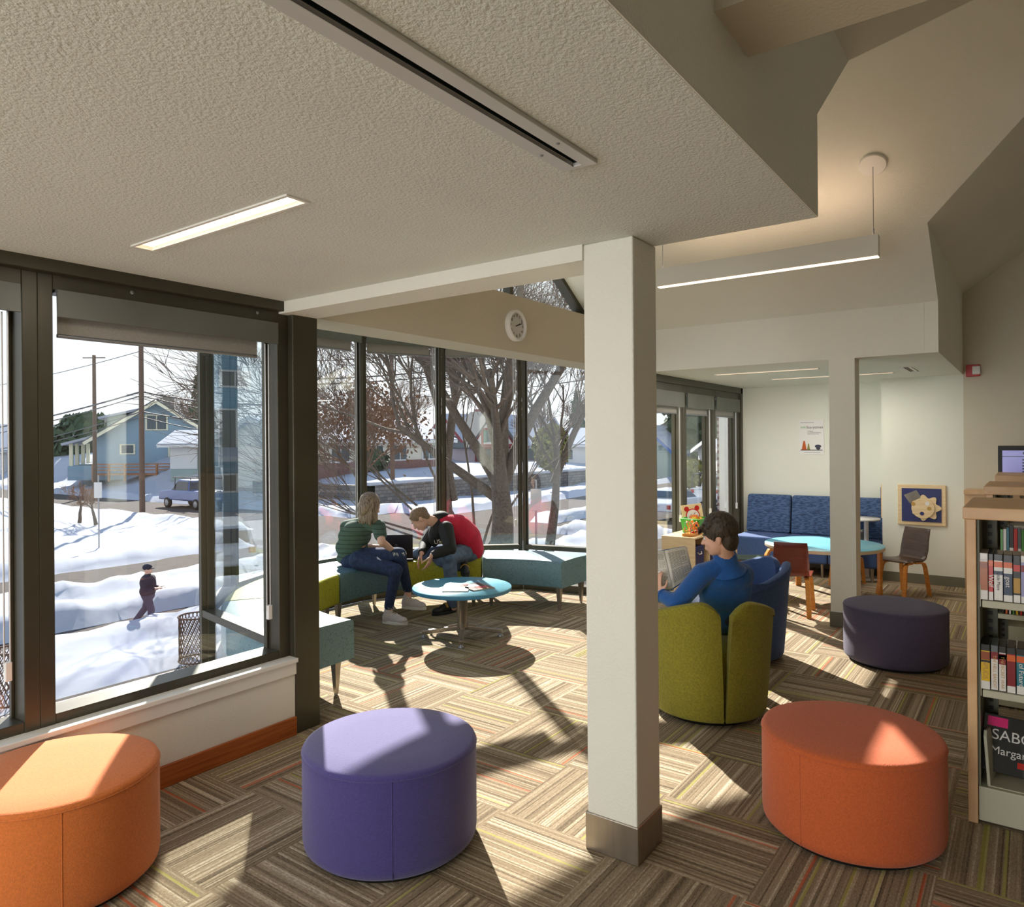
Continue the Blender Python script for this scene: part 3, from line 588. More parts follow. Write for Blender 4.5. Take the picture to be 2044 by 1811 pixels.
# ------------------------------------------------------------------ clock on the header
cxp = Vector((4.825, 3.45, 2.605)); t = thing('wall_clock', 'round white wall clock with black numerals on the tan header above the bay', 'clock', cxp)
M = frame(cxp, (1, 0, 0), (0, 0, 1))     # local z points into the room (-Y)
R_ = 0.128
f = MB(); g = MB(); g.lathe([(R_, 0.001), (R_, 0.04), (R_-0.012, 0.048), (R_-0.02, 0.046), (R_-0.022, 0.022)], 48); f.add([M @ v for v in g.v], g.f, True); f.build('rim', 'white_plastic', t, world=True)
f = MB(); g = MB(); g.lathe([(R_-0.021, 0.023), (R_-0.021, 0.026), (0, 0.026)], 48); f.add([M @ v for v in g.v], g.f, False); fc = f.build('clock_face', 'siding_white', t, world=True)
for n in range(1, 13):
    a = pi/2-n*pi/6; text(str(n), 'numeral', 0.032, 'black', M @ Matrix.Translation((0.084*cos(a), 0.084*sin(a), 0.0275)), fc, 0.0008)
for nm, ang, ln, wd_ in (('hour_hand', pi/2-2*pi*(2+10/60)/12, 0.05, 0.007), ('minute_hand', pi/2-2*pi*12/60, 0.078, 0.005)):
    f = MB(); g = MB(); g.bar((-0.015*cos(ang), -0.015*sin(ang), 0.030), (ln*cos(ang), ln*sin(ang), 0.030), wd_, 0.002); f.add([M @ v for v in g.v], g.f); f.build(nm, 'black', t, world=True)

# ------------------------------------------------------------------ far wall pieces
def onx(px, py, x):
    d = P(px, py, 1)-Vector((0, 0, H)); return Vector((0, 0, H))+d*(x/d.x)
# storytimes poster
a = onx(1595, 839, XR-0.01); b = onx(1645, 907, XR-0.01); t = thing('poster', 'white story time poster with orange and green trees on the alcove wall', 'poster', (XR, (a.y+b.y)/2, (a.z+b.z)/2))
M = frame((XR-0.006, (a.y+b.y)/2, (a.z+b.z)/2), (0, -1, 0), (0, 0, 1)); PW = abs(a.y-b.y); PH = abs(a.z-b.z)
def flat(mb, pts, z=0.0, th=0.001): mb.prism(pts, z, z+th, M)
f = MB(); flat(f, [(-PW/2, -PH/2), (PW/2, -PH/2), (PW/2, PH/2), (-PW/2, PH/2)], 0, 0.004); pp = f.build('sheet', 'white_plastic', t, world=True)
def tree_icon(cx_, base, h, w_, m):
    f = MB(); n = 7
    for k in range(n):
        zz = base+h*k/n; hw = w_/2*(1-0.75*k/n); flat(f, [(cx_-hw, zz), (cx_+hw, zz), (cx_+hw*0.6, zz+h/n), (cx_-hw*0.6, zz+h/n)], 0.0045+0.0001*k)
    f.build('printed_tree', m, pp, world=True)
tree_icon(-PW*0.30, -PH*0.37, PH*0.26, PW*0.24, 'orange_fabric'); tree_icon(-PW*0.12, -PH*0.37, PH*0.18, PW*0.14, 'shrub_gold')
f = MB(); flat(f, [(-PW*0.45, -PH*0.39), (PW*0.44, -PH*0.39), (PW*0.44, -PH*0.37), (-PW*0.45, -PH*0.37)], 0.0045); f.build('ground_line', 'slot_dark', pp, world=True)
# small masked animal drawing kept generic: two rounded blobs and a striped tail
f = MB(); flat(f, [(PW*(0.26+0.13*cos(k*pi/8)), PH*(-0.27+0.05*sin(k*pi/8))) for k in range(16)], 0.0045); flat(f, [(PW*(0.27+0.09*cos(k*pi/8)), PH*(-0.335+0.035*sin(k*pi/8))) for k in range(16)], 0.0047); f.build('printed_animal', 'figure_jeans', pp, world=True)
text('Storytimes', 'lettering', PW*0.155, 'asphalt', M @ Matrix.Translation((PW*0.13, PH*0.28, 0.005)), pp, 0.0004)
text('kids', 'lettering', PW*0.13, 'green_plastic', M @ Matrix.Translation((-PW*0.33, PH*0.285, 0.005)), pp, 0.0004)
text('Fridays', 'lettering', PW*0.08, 'shelf_grey', M @ Matrix.Translation((-PW*0.16, PH*0.17, 0.005)), pp, 0.0004, 'LEFT')
for k, (u0, u1, v) in enumerate(((-0.44, 0.1, 0.42), (-0.16, 0.38, 0.125), (-0.16, 0.3, 0.085), (-0.3, 0.35, -0.45))): f = MB(); flat(f, [(PW*u0, PH*v-0.003), (PW*u1, PH*v-0.003), (PW*u1, PH*v+0.003), (PW*u0, PH*v+0.003)], 0.0045); f.build('small_print', 'alu', pp, world=True)
# wooden gear toy panel
a = onx(1792, 965, XE); b = onx(1889, 1053, XE); t = thing('wall_activity_panel', 'square maple wall toy with purple board and turning wooden gears', 'wall toy', (XE, (a.y+b.y)/2, (a.z+b.z)/2))
M = frame((XE-0.001, (a.y+b.y)/2, (a.z+b.z)/2), (0, -1, 0), (0, 0, 1)); PW = abs(a.y-b.y); PH = PW*0.96
f = MB(); f.prism([(-PW/2, -PH/2), (PW/2, -PH/2), (PW/2, PH/2), (-PW/2, PH/2)], 0, 0.025, M); f.build('backboard', 'maple_light', t, world=True, bevel=0.006)
s_ = 0.41; f = MB(); f.prism([(-PW*s_, -PH*s_), (PW*s_, -PH*s_), (PW*s_, PH*s_), (-PW*s_, PH*s_)], 0.025, 0.032, M); f.build('purple_board', 'navy', t, world=True)
def disc(cx_, cy_, r, z0, z1, wave=0, nw=8, n=64, ph=0): return [(cx_+(r+wave*cos(nw*2*pi*k/n+ph))*cos(2*pi*k/n), cy_+(r+wave*cos(nw*2*pi*k/n+ph))*sin(2*pi*k/n)) for k in range(n)]
f = MB(); f.prism(disc(PW*0.10, -PH*0.06, PW*0.27, 0, 0, PW*0.045, 7), 0.036, 0.048, M); f.build('gear', 'maple_light', t, world=True)
f = MB(); f.prism([(-PW*0.36, PH*0.24), (-PW*0.1, PH*0.37), (PW*0.02, PH*0.17), (-PW*0.24, PH*0.04)], 0.034, 0.037, M); f.build('instruction_tile', 'stone', t, world=True)
f = MB(); f.prism(disc(0.02, -PH*0.07, PW*0.24, 0, 0), 0.05, 0.062, M); dsk = f.build('turning_disc', 'maple_light', t, world=True, bevel=0.003)
for (u0, v0), m in zip(((-0.16, 0.03), (0.13, 0.05), (0.17, -0.07), (0.02, -0.2)), ('gold', 'white_plastic', 'gold', 'navy')):
    f = MB(); f.prism(disc(PW*u0, PH*v0, PW*0.045, 0, 0), 0.0622, 0.065, M); f.build('mirror_dot', m, dsk, world=True)
# fire strobe on the end wall
t = thing('fire_alarm', 'small red fire alarm with white strobe on the tan wall corner', 'fire alarm', (XE-0.02, 0.53, 2.38))
f = MB(); f.box((XE-0.05, 0.46, 2.33), (XE, 0.59, 2.46)); f.build('back_box', 'red_plastic', t, world=True, bevel=0.006)
f = MB(); f.box((XE-0.085, 0.455, 2.35), (XE-0.05, 0.53, 2.44)); f.build('strobe_lens', 'white_plastic', t, world=True, bevel=0.01)
# wall socket in recess
t = thing('wall_socket', 'white wall socket low on the recess wall under the round side table', 'socket', (XR, 1.62, 0.42)); f = MB(); f.box((XR-0.008, 1.58, 0.36), (XR, 1.66, 0.48)); f.build('plate', 'white_plastic', t, world=True, bevel=0.003)
f = MB(); f.box((XR-0.010, 1.6, 0.38), (XR-0.007, 1.64, 0.46)); f.build('outlet', 'alu_soft', t, world=True)
# wooden edge of a second wall toy in the recess return
t = thing('wall_activity_panel', 'thin edge of a wooden wall toy on the recess return wall behind the post', 'wall toy', (9.5, 1.45, 1.0)); f = MB(); f.box((9.5, 1.436, 0.72), (9.8, 1.462, 1.12)); f.build('backboard', 'maple_light', t, world=True)
f = MB(); f.prism([(9.54, 1.462), (9.76, 1.462), (9.76, 1.475), (9.54, 1.475)], 0.76, 1.08); f.build('face', 'navy', t, world=True)

# ================================================================== FURNITURE
def ottoman(loc, r, h, m, label, seam_deg):
    t = thing('ottoman', label, 'ottoman', (loc[0], loc[1], 0), 0, None)
    f = MB(); f.lathe([(r-0.02, 0.02), (r-0.004, 0.035), (r, 0.06), (r, h-0.03), (r-0.002, h-0.018)], 72); b = f.build('side_cover', m, t)
    a = radians(seam_deg); f = MB(); f.tube([(r*cos(a), r*sin(a), 0.03), (r*cos(a), r*sin(a), h-0.02)], 0.0018, 6); f.build('seam', m, b)
    f = MB(); f.lathe([(r-0.002, h-0.020), (r+0.001, h-0.015), (r-0.004, h-0.004), (r-0.02, h+0.002), (r*0.6, h+0.008), (0.0, h+0.010)], 72); tp = f.build('top_cover', m, t)
    f = MB(); f.tube([((r+0.0)*cos(2*pi*k/72), (r+0.0)*sin(2*pi*k/72), h-0.018) for k in range(73)], 0.003, 6, False); f.build('piping', m, tp)
    f = MB(); f.lathe([(r-0.04, 0), (r-0.03, 0.022)], 48); f.build('plinth', 'black', t)
ottoman((1.215, 3.03), 0.352, 0.415, 'amber_fabric', 'orange drum ottoman cut by the left edge, in front of the window', 250)
ottoman((2.15, 2.19), 0.358, 0.415, 'purple_fabric', 'bright purple drum ottoman standing left of the white column', 226)
ottoman((3.334, 0.639), 0.357, 0.415, 'orange_fabric', 'large burnt orange drum ottoman in the right foreground', 160)
ottoman((6.03, 0.843), 0.350, 0.415, 'plum_fabric', 'dark plum drum ottoman beside the second post', 200)

# coffee table
t = thing('coffee_table', 'low round blue table with brushed pedestal and four feet in the bay', 'table', (4.714, 3.934, 0))
f = MB(); f.lathe([(0.415, 0.400), (0.42, 0.404), (0.42, 0.428)], 72); e = f.build('edge_band', 'blue_edge', t)
f = MB(); f.lathe([(0.42, 0.428), (0.417, 0.433), (0.0, 0.433)], 72); f.build('table_top', 'teal_top', t)
f = MB(); f.lathe([(0.045, 0.09), (0.045, 0.395), (0.11, 0.395), (0.11, 0.402)], 28); f.build('pedestal', 'brushed', t)
for k in range(4):
    a = radians(218+90*k); d = Vector((cos(a), sin(a), 0)); f = MB()
    f.bar(d*0.02+Vector((0, 0, 0.085)), d*0.34+Vector((0, 0, 0.045)), 0.035, 0.035); f.bar(d*0.02+Vector((0, 0, 0.10)), d*0.12+Vector((0, 0, 0.085)), 0.03, 0.05); lg = f.build('foot', 'brushed', t, bevel=0.006)
    f = MB(); f.lathe([(0.022, 0), (0.024, 0.008), (0.012, 0.018), (0.008, 0.03)], 16, d*0.325); f.build('glide', 'alu', lg)
# magazines
def magazine(loc, rz, z, cover, label, art):
    t = thing('magazine', label, 'magazine', (loc[0], loc[1], z), rz, None)
    f = MB(); f.box((-0.105, -0.135, 0), (0.105, 0.135, 0.006)); p_ = f.build('pages', 'paper', t, bevel=0.001)
    f = MB(); f.box((-0.106, -0.136, 0.006), (0.106, 0.136, 0.0075)); f.box((-0.106, -0.136, -0.0005), (-0.104, 0.136, 0.0075)); c = f.build('cover', cover, t)
    for x0, y0, x1, y1, m in art:
        f = MB(); f.box((x0, y0, 0.0075), (x1, y1, 0.0081)); f.build('printed_panel', m, c)
ct = Vector((4.714, 3.934))
magazine((4.60, 3.90), radians(-55), 0.4345, 'shelf_grey', 'magazine with red masthead on the blue coffee table, the left one on top', [(-0.09, 0.07, 0.09, 0.12, 'red_plastic'), (-0.09, -0.12, 0.09, -0.1, 'gold'), (-0.06, -0.07, 0.07, 0.05, 'skin'), (-0.1, -0.09, -0.06, 0.06, 'dark_ply')])
magazine((4.735, 3.80), radians(-20), 0.4345, 'dark_ply', 'dark magazine with gold edge on the blue coffee table, the right one', [(-0.1, -0.12, 0.1, -0.1, 'gold'), (-0.07, 0.0, 0.04, 0.09, 'white_plastic'), (-0.02, -0.08, 0.08, -0.02, 'red_plastic')])

# curved benches around the bay
CC = Vector((4.58, 3.68)); BA = [0, 36, 70, 103, 142, 182]
def bench(a0, a1, m, label):
    am = radians((a0+a1)/2); c = CC+Vector((cos(am), sin(am)))*1.62; t = thing('curved_bench', label, 'bench', (c.x, c.y, 0), 0, None)
    a0 += 0.4; a1 -= 0.4; n = 14; f = MB(); vs = []
    for k in range(n+1):
        a = radians(a0+(a1-a0)*k/n)
        for r, z in ((1.335, 0.235), (1.33, 0.25), (1.33, 0.468), (1.337, 0.484), (1.355, 0.492), (1.62, 0.498), (1.895, 0.492), (1.913, 0.484), (1.92, 0.468), (1.92, 0.25), (1.915, 0.235)):
            vs.append((CC.x+r*cos(a), CC.y+r*sin(a), z))
    q = 11; fs = [(k*q+j, k*q+(j+1) % q, (k+1)*q+(j+1) % q, (k+1)*q+j) for k in range(n) for j in range(q)]
    f.add(vs, fs, True); f.add(vs[:q], [tuple(range(q))]); f.add(vs[-q:], [tuple(range(q-1, -1, -1))]); f.build('upholstered_seat', m, t, world=True)
    for a, r in ((a0+3.2, 1.42), (a1-3.2, 1.42), (a0+2.4, 1.84), (a1-2.4, 1.84)):
        p = CC+Vector((cos(radians(a)), sin(radians(a))))*r; f = MB()
        f.add([(p.x+i*s, p.y+j*s, z) for z, s in ((0.012, 0.012), (0.235, 0.026)) for i, j in ((-1, -1), (1, -1), (1, 1), (-1, 1))], [(3, 2, 1, 0), (4, 5, 6, 7), (0, 1, 5, 4), (1, 2, 6, 5), (2, 3, 7, 6), (3, 0, 4, 7)])
        lg = f.build('leg', 'brushed', t, world=True, bevel=0.003)
        f = MB(); f.lathe([(0.013, 0), (0.013, 0.012)], 12, (p.x, p.y, 0)); f.build('glide', 'alu', lg, world=True)
bench(BA[0], BA[1], 'bench_teal', 'teal patterned bench at the right end of the bay, by the white column')
bench(BA[1], BA[2], 'bench_lime', 'lime green curved bench under the boy in the red and black jacket')
bench(BA[2], BA[3], 'bench_teal', 'teal patterned curved bench under the person in the green striped shirt')
bench(BA[3], BA[4], 'bench_lime', 'lime green curved bench between two teal ones, beside the dark post')
bench(BA[4], BA[5], 'bench_teal', 'pale sunlit teal bench in front, partly behind the dark post')

# tub chairs
def tub_chair(loc, face, m, label):
    """face: direction the sitter looks, radians"""
    t = thing('tub_chair', label, 'armchair', (loc[0], loc[1], 0), face)
    f = MB(); f.lathe([(0.27, 0), (0.29, 0.03)], 40); f.build('plinth', 'black', t)
    f = MB(); f.lathe([(0.29, 0.03), (0.30, 0.06), (0.31, 0.33), (0.30, 0.40), (0.27, 0.425), (0, 0.435)], 40); f.build('seat_cushion', m, t)
    for s in (-1, 1):
        f = MB(); vs = []; n = 22
        for k in range(n+1):
            u = k/n; q = []
            top = 0.735-0.24*max(0, u-0.15)**1.15-0.07*max(0, (0.15-u)/0.15)**2.2
            ri = lambda z: 0.335+0.055*(z/0.72)**0.8
            for side, zs in ((1, (0.035, 0.06, 0.2, 0.35, 0.5, 0.62)), ):
                for z in zs: q.append((ri(z)*(0.97 if z < 0.05 else 1), z))
            zt = top; q.append((ri(zt)+0.006, zt-0.05)); q.append((ri(zt)+0.002, zt-0.012)); q.append((ri(zt)-0.025, zt)); q.append((ri(zt)-0.052, zt-0.012)); q.append((ri(zt)-0.058, zt-0.05))
            for z in (0.55, 0.42, 0.2, 0.06): q.append((ri(z)-0.062, z))
            for r, z in q:
                g0 = radians(1.2+4.5*max(0, z-0.08)/0.65); g1 = radians(128-16*max(0, z-0.1)); a = pi+s*(g0+(g1-g0)*u); 
                if u < 0.04 or u > 0.97: r = r-0.004 if r > 0.33 else r+0.004
                vs.append((r*cos(a), r*sin(a), z))
        q = len(q); fs = [(k*q+j, k*q+(j+1) % q, (k+1)*q+(j+1) % q, (k+1)*q+j) for k in range(n) for j in range(q)]
        if s > 0: fs = [x[::-1] for x in fs]
        f.add(vs, fs, True); f.add(vs[:q], [tuple(range(q))], True); f.add(vs[-q:], [tuple(range(q-1, -1, -1))], True)
        o = f.build('back_shell', m, t); f = None
        b = o.modifiers.new('b', 'BEVEL'); b.width = 0.012; b.segments = 3; b.limit_method = 'ANGLE'; b.angle_limit = radians(50)
    return t
FG = atan2(0.60, 0.80)
tub_chair((4.30, 1.63), FG, 'lime_fabric', 'olive green tub chair with split back, seen from behind')
tub_chair((5.52, 1.86), atan2(0.75, -0.66), 'blue_fabric', 'slate blue tub chair with split back behind the green one')

# bentwood activity chairs
def ply_chair(loc, face, shell, label, sc=1.0):
    t = thing('bentwood_chair', label, 'chair', (loc[0], loc[1], 0), face)
    prof = [(0.17, 0.372), (0.155, 0.385), (0.09, 0.388), (0.0, 0.378), (-0.09, 0.374), (-0.135, 0.385), (-0.165, 0.42), (-0.18, 0.48), (-0.195, 0.56), (-0.215, 0.64), (-0.232, 0.70)]
    f = MB(); n = len(prof); vs = []; m_ = 7
    for th in (0, -0.011):
        for i, (x, z) in enumerate(prof):
            hw = 0.165 if i < 5 else 0.168-0.022*(i-5)/5
            if i == 5 or i == 6: hw = 0.155
            for j in range(m_):
                v = -1+2*j/(m_-1); cup = (0.012*v*v if i >= 6 else 0)
                nx, nz = (0, 1) if i < 5 else (1, 0)
                vs.append(((x+cup+nx*th)*sc, hw*v*sc, (z+nz*th+(0.006*v*v if i < 5 else 0))*sc))
    N = n*m_; fs = []
    for i in range(n-1):
        for j in range(m_-1):
            a = i*m_+j; fs.append((a, a+1, a+m_+1, a+m_)); fs.append((N+a, N+a+m_, N+a+m_+1, N+a+1))
    for i in range(n-1):
        a = i*m_; fs.append((a, a+m_, N+a+m_, N+a)); a = i*m_+m_-1; fs.append((a, N+a, N+a+m_, a+m_))
    for j in range(m_-1): fs.append((j, N+j, N+j+1, j+1)); a = (n-1)*m_+j; fs.append((a, a+1, N+a+1, N+a))
    f.add(vs, fs, True); o = f.build('seat_shell', shell, t); o.modifiers.new('b', 'BEVEL').width = 0.002
    for sx in (1, -1):
        for sy in (1, -1):
            f = MB(); pts = [(0.02*sx, 0.115*sy, 0.352), (0.10*sx, 0.125*sy, 0.352), (0.135*sx, 0.133*sy, 0.340), (0.150*sx, 0.138*sy, 0.305), (0.165*sx, 0.145*sy, 0.2), (0.195*sx, 0.155*sy, 0.0)]
            pts = [Vector(p)*sc for p in pts]
            q = []; 
            for i in range(len(pts)):
                d = (pts[min(i+1, len(pts)-1)]-pts[max(i-1, 0)]).normalized(); nn = Vector((0, 1, 0)).cross(d).normalized()
                for a, b in ((-1, -1), (1, -1), (1, 1), (-1, 1)): q.append(pts[i]+Vector((0, 1, 0))*0.021*a*sc+nn*0.010*b*sc)
            fs = [(i*4+j, i*4+(j+1) % 4, (i+1)*4+(j+1) % 4, (i+1)*4+j) for i in range(len(pts)-1) for j in range(4)]+[(3, 2, 1, 0), tuple(len(q)-4+k for k in range(4))]
            f.add(q, fs); f.build('leg', 'bent_beech', t, bevel=0.003)
    return t
ply_chair((7.16, 1.86), radians(8), 'red_ply', 'red-brown bentwood chair with its back to the camera, left of the second post', 1.0)
ply_chair((8.62, 1.12), radians(150), 'dark_ply', 'dark brown bentwood chair right of the second post, facing the round table', 1.0)
ply_chair((7.90, 2.52), radians(-75), 'green_ply', 'dark green bentwood chair at the far left side of the round table', 0.98)
ply_chair((8.88, 1.72), radians(176), 'black_ply', 'glossy black bentwood chair pushed in behind the second post', 0.88)
# round activity table
t = thing('activity_table', 'round light blue activity table on bentwood legs in the alcove', 'table', (8.05, 1.79, 0))
f = MB(); f.lathe([(0.575, 0.525), (0.58, 0.53), (0.58, 0.558)], 72); f.build('edge_band', 'cream_edge', t)
f = MB(); f.lathe([(0.58, 0.558), (0.577, 0.562), (0, 0.562)], 72); f.build('table_top', 'teal_top', t)
for k in range(4):
    a = radians(-62+90*k+10); d = Vector((cos(a), sin(a), 0)); sd_ = Vector((-d.y, d.x, 0)); pts = [d*0.40+Vector((0, 0, 0.515)), d*0.52+Vector((0, 0, 0.515)), d*0.575+Vector((0, 0, 0.50)), d*0.605+Vector((0, 0, 0.45)), d*0.605+Vector((0, 0, 0.0))]
    f = MB(); q = []
    for i in range(len(pts)):
        dd = (pts[min(i+1, 4)]-pts[max(i-1, 0)]).normalized(); nn = sd_.cross(dd)
        for x, y in ((-1, -1), (1, -1), (1, 1), (-1, 1)): q.append(pts[i]+sd_*0.03*x+nn*0.014*y)
    f.add(q, [(i*4+j, i*4+(j+1) % 4, (i+1)*4+(j+1) % 4, (i+1)*4+j) for i in range(4) for j in range(4)]+[(3, 2, 1, 0), (16, 17, 18, 19)]); f.build('leg', 'bent_beech', t, bevel=0.004)
# modular sofa
lbl = ['blue woven sofa seat in the far corner by the window', 'blue woven sofa seat in the middle of the row, below the poster', 'blue woven sofa seat at the right of the row, behind the second post']
for k, (y1, y0) in enumerate(((3.12, 2.555), (2.545, 1.99), (1.98, 1.45))):
    t = thing('sofa_seat', lbl[k], 'sofa', (9.45, (y0+y1)/2, 0), 0, 'modular sofa seats along the alcove wall'); h_ = (y1-y0)/2
    f = MB(); f.box((-0.33, -h_, 0.16), (0.36, h_, 0.44)); f.build('seat_base', 'blue_fabric', t, bevel=0.03, seg=4)
    f = MB(); vs = [(0.20, 0.44), (0.36, 0.44), (0.385, 0.93), (0.28, 0.93)]
    f.add([(x, s*h_*0.99, z) for s in (-1, 1) for x, z in vs], [(0, 1, 2, 3), (7, 6, 5, 4), (0, 4, 5, 1), (1, 5, 6, 2), (2, 6, 7, 3), (3, 7, 4, 0)]); f.build('back_cushion', 'sofa_weave', t, bevel=0.03, seg=4)
    for x in (-0.28, 0.3):
        for y in (-h_+0.06, h_-0.06): f = MB(); f.lathe([(0.015, 0), (0.022, 0.165)], 14, (x, y, 0)); f.build('leg', 'brushed', t)
# white side table
t = thing('side_table', 'white round pedestal side table in the recess behind the second post', 'table', (9.42, 1.63, 0))
f = MB(); f.lathe([(0.245, 0.695), (0.25, 0.70), (0.25, 0.715), (0, 0.716)], 48, (0, 0.08, 0)); f.build('table_top', 'white_plastic', t)
f = MB(); f.lathe([(0.032, 0.02), (0.032, 0.40), (0.026, 0.41), (0.026, 0.70)], 20, (0, -0.02, 0)); po = f.build('pedestal', 'white_plastic', t)
f = MB(); f.lathe([(0.2, 0.0), (0.2, 0.012), (0.04, 0.022)], 40); f.build('base_plate', 'white_plastic', t)
f = MB(); f.tube([(-0.055, -0.02, 0.38), (-0.02, -0.02, 0.38)], 0.01, 10); f.build('height_knob', 'navy', po)

# cubby shelf with toys
CU = (7.05, 2.80, 0.66)
t = thing('cubby_shelf', 'low maple cubby shelf below the alcove windows, holding blue bins', 'shelf', (7.7, 2.97, 0)); X0, X1, Y0, Y1, Z1 = 7.05, 8.35, 2.80, 3.16, 0.66
f = MB(); f.box((X0-0.006, Y0-0.006, Z1-0.02), (X1+0.006, Y1, Z1)); f.build('top', 'maple_light', t, world=True, bevel=0.004)
for x in (X0, X1-0.02): f = MB(); f.box((x, Y0, 0), (x+0.02, Y1, Z1-0.02)); f.build('side_panel', 'maple_light', t, world=True)
f = MB(); f.box((X0+0.02, Y1-0.01, 0.05), (X1-0.02, Y1, Z1-0.02)); f.build('back_panel', 'maple_light', t, world=True)
for z in (0.06, 0.33): f = MB(); f.box((X0+0.02, Y0+0.005, z), (X1-0.02, Y1-0.01, z+0.018)); f.build('shelf_board', 'maple_light', t, world=True)
for x in (7.48, 7.92): f = MB(); f.box((x-0.009, Y0+0.005, 0.078), (x+0.009, Y1-0.01, Z1-0.02)); f.build('divider', 'maple_light', t, world=True)
for k, (x, z, m, l) in enumerate(((7.10, 0.349, 'navy', 'navy fabric bin in the upper left hole of the maple cubby'), (7.53, 0.349, 'navy', 'navy fabric bin in the upper middle hole of the maple cubby'), (7.13, 0.079, 'red_plastic', 'red plastic bin in the lower hole of the maple cubby'))):
    b = thing('storage_bin', l, 'bin', (x+0.15, 2.98, z)); f = MB(); f.box((-0.14, -0.15, 0), (0.14, 0.14, 0.2)); f.build('bin_body', m, b, bevel=0.01)
    f = MB(); f.tube([(-0.05, -0.152, 0.14), (-0.03, -0.165, 0.12), (0.03, -0.165, 0.12), (0.05, -0.152, 0.14)], 0.006, 8); f.build('handle', 'paper', b)
zt = Z1
# bead maze
t = thing('bead_maze', 'wooden bead maze toy with orange looping wires on the maple cubby', 'toy', (7.22, 2.90, zt)); 
f = MB(); f.box((-0.12, -0.06, 0), (0.16, 0.06, 0.028)); f.build('base', 'bent_beech', t, bevel=0.008)
for y, ph, m, a in ((0.0, 0, 'orange_wire', 0.055), (-0.03, 1.7, 'orange_wire', 0.04), (0.03, 3.1, 'yellow_plastic', 0.05)):
    pts = [(-0.10, y, 0.028), (-0.10, y, 0.10)]+[(-0.10+0.22*k/24, y+0.02*sin(k*0.9), 0.10+a*sin(k/24*4*pi+ph)) for k in range(1, 24)]+[(0.13, y, 0.10), (0.13, y, 0.028)]
    f = MB(); f.tube(pts, 0.004, 8); f.build('wire', m, t)
f = MB(); f.tube([(-0.11, -0.04, 0.028), (-0.11, -0.04, 0.14), (-0.10, -0.02, 0.155), (-0.11, 0.03, 0.14), (-0.11, 0.03, 0.028)], 0.0025, 8); f.build('wire', 'alu', t)
for k in range(9):
    m = ('red_plastic', 'yellow_plastic', 'navy', 'orange_wire')[k % 4]; f = MB(); f.lathe([(0.004, -0.011), (0.012, -0.008), (0.013, 0), (0.012, 0.008), (0.004, 0.011)], 14, ((0.13, 0.0, 0.045+0.024*k) if k < 4 else (-0.04+0.027*(k-4), -0.03, 0.042))); f.build('bead', m, t)
# green tub with toys and clock board
t = thing('toy_tub', 'bright green plastic tub of toys on the maple cubby', 'tub', (7.52, 2.98, zt))
f = MB(); o_ = [(-0.12, -0.09), (0.12, -0.09), (0.12, 0.09), (-0.12, 0.09)]; a = [(x, y, 0) for x, y in o_]; b = [(x*1.2, y*1.2, 0.15) for x, y in o_]; c = [(x*1.16, y*1.16, 0.15) for x, y in o_]; d = [(x*0.96, y*0.96, 0.008) for x, y in o_]
f.add(a+b+c+d, [(3, 2, 1, 0)]+[(i, (i+1) % 4, 4+(i+1) % 4, 4+i) for i in range(4)]+[(4+i, 4+(i+1) % 4, 8+(i+1) % 4, 8+i) for i in range(4)]+[(8+i, 8+(i+1) % 4, 12+(i+1) % 4, 12+i) for i in range(4)]+[(12, 13, 14, 15)]); f.build('tub_body', 'green_plastic', t)
f = MB(); f.tube([(-0.15, -0.11, 0.15), (0.15, -0.11, 0.15), (0.15, 0.11, 0.15), (-0.15, 0.11, 0.15), (-0.15, -0.11, 0.15)], 0.006, 6); f.build('rim', 'green_plastic', t)
for k, (x, y, z, m, l) in enumerate(((-0.05, -0.02, 0.13, 'yellow_plastic', 'yellow toy block heaped in the green tub, the left one'), (0.02, 0.02, 0.15, 'orange_wire', 'orange toy block heaped in the green tub, the topmost'), (0.08, -0.03, 0.12, 'yellow_plastic', 'yellow toy block in the green tub, the right one'))):
    b = MB(); b.cbox((0, 0, 0), (0.085, 0.05, 0.05), 0.6*k); 
    b.lathe([(0.015, 0.025), (0.015, 0.035), (0, 0.035)], 12); q = b.build('toy_block', m, None, bevel=0.006); q.location = (7.52+x, 2.98+y, zt+z); q.rotation_euler = (0.3*k, 0.4, k); tag(q, l, 'toy block')
t = thing('clock_puzzle', 'square wooden puzzle board with red alarm clock picture standing in the green tub', 'toy', (7.66, 3.07, zt+0.13), 0)
f = MB(); M = Matrix.Translation((7.66, 3.07, zt+0.16)) @ Matrix.Rotation(radians(-48), 4, 'Z') @ Matrix.Rotation(radians(-80), 4, 'X') @ Matrix.Rotation(radians(-8), 4, 'Z')
M = frame((7.62, 3.05, zt+0.17), (0.70, -0.71, 0.10), (0.12, 0.12, 1)); M = M @ Matrix.Identity(4)
f.prism([(-0.12, -0.11), (0.12, -0.11), (0.12, 0.12), (-0.12, 0.12)], 0, 0.012, M); bo = f.build('board', 'maple_light', t, world=True, bevel=0.003)
f = MB(); f.prism(disc(0, -0.01, 0.082, 0, 0, 0, 1, 40), 0.012, 0.014, M); f.prism(disc(-0.06, 0.072, 0.028, 0, 0, 0, 1, 20), 0.012, 0.015, M); f.prism(disc(0.06, 0.072, 0.028, 0, 0, 0, 1, 20), 0.012, 0.015, M); f.build('clock_ring', 'red_plastic', bo, world=True)
f = MB(); f.prism(disc(0, -0.01, 0.07, 0, 0, 0, 1, 40), 0.014, 0.016, M); f.build('clock_dial', 'white_plastic', bo, world=True)
f = MB(); f.prism([(-0.003, -0.012), (0.0, -0.015), (0.034, 0.028), (0.03, 0.031)], 0.016, 0.0175, M); f.prism([(0.0, -0.015), (0.003, -0.012), (-0.022, 0.013), (-0.025, 0.010)], 0.016, 0.0175, M); f.build('clock_hand', 'black', bo, world=True)

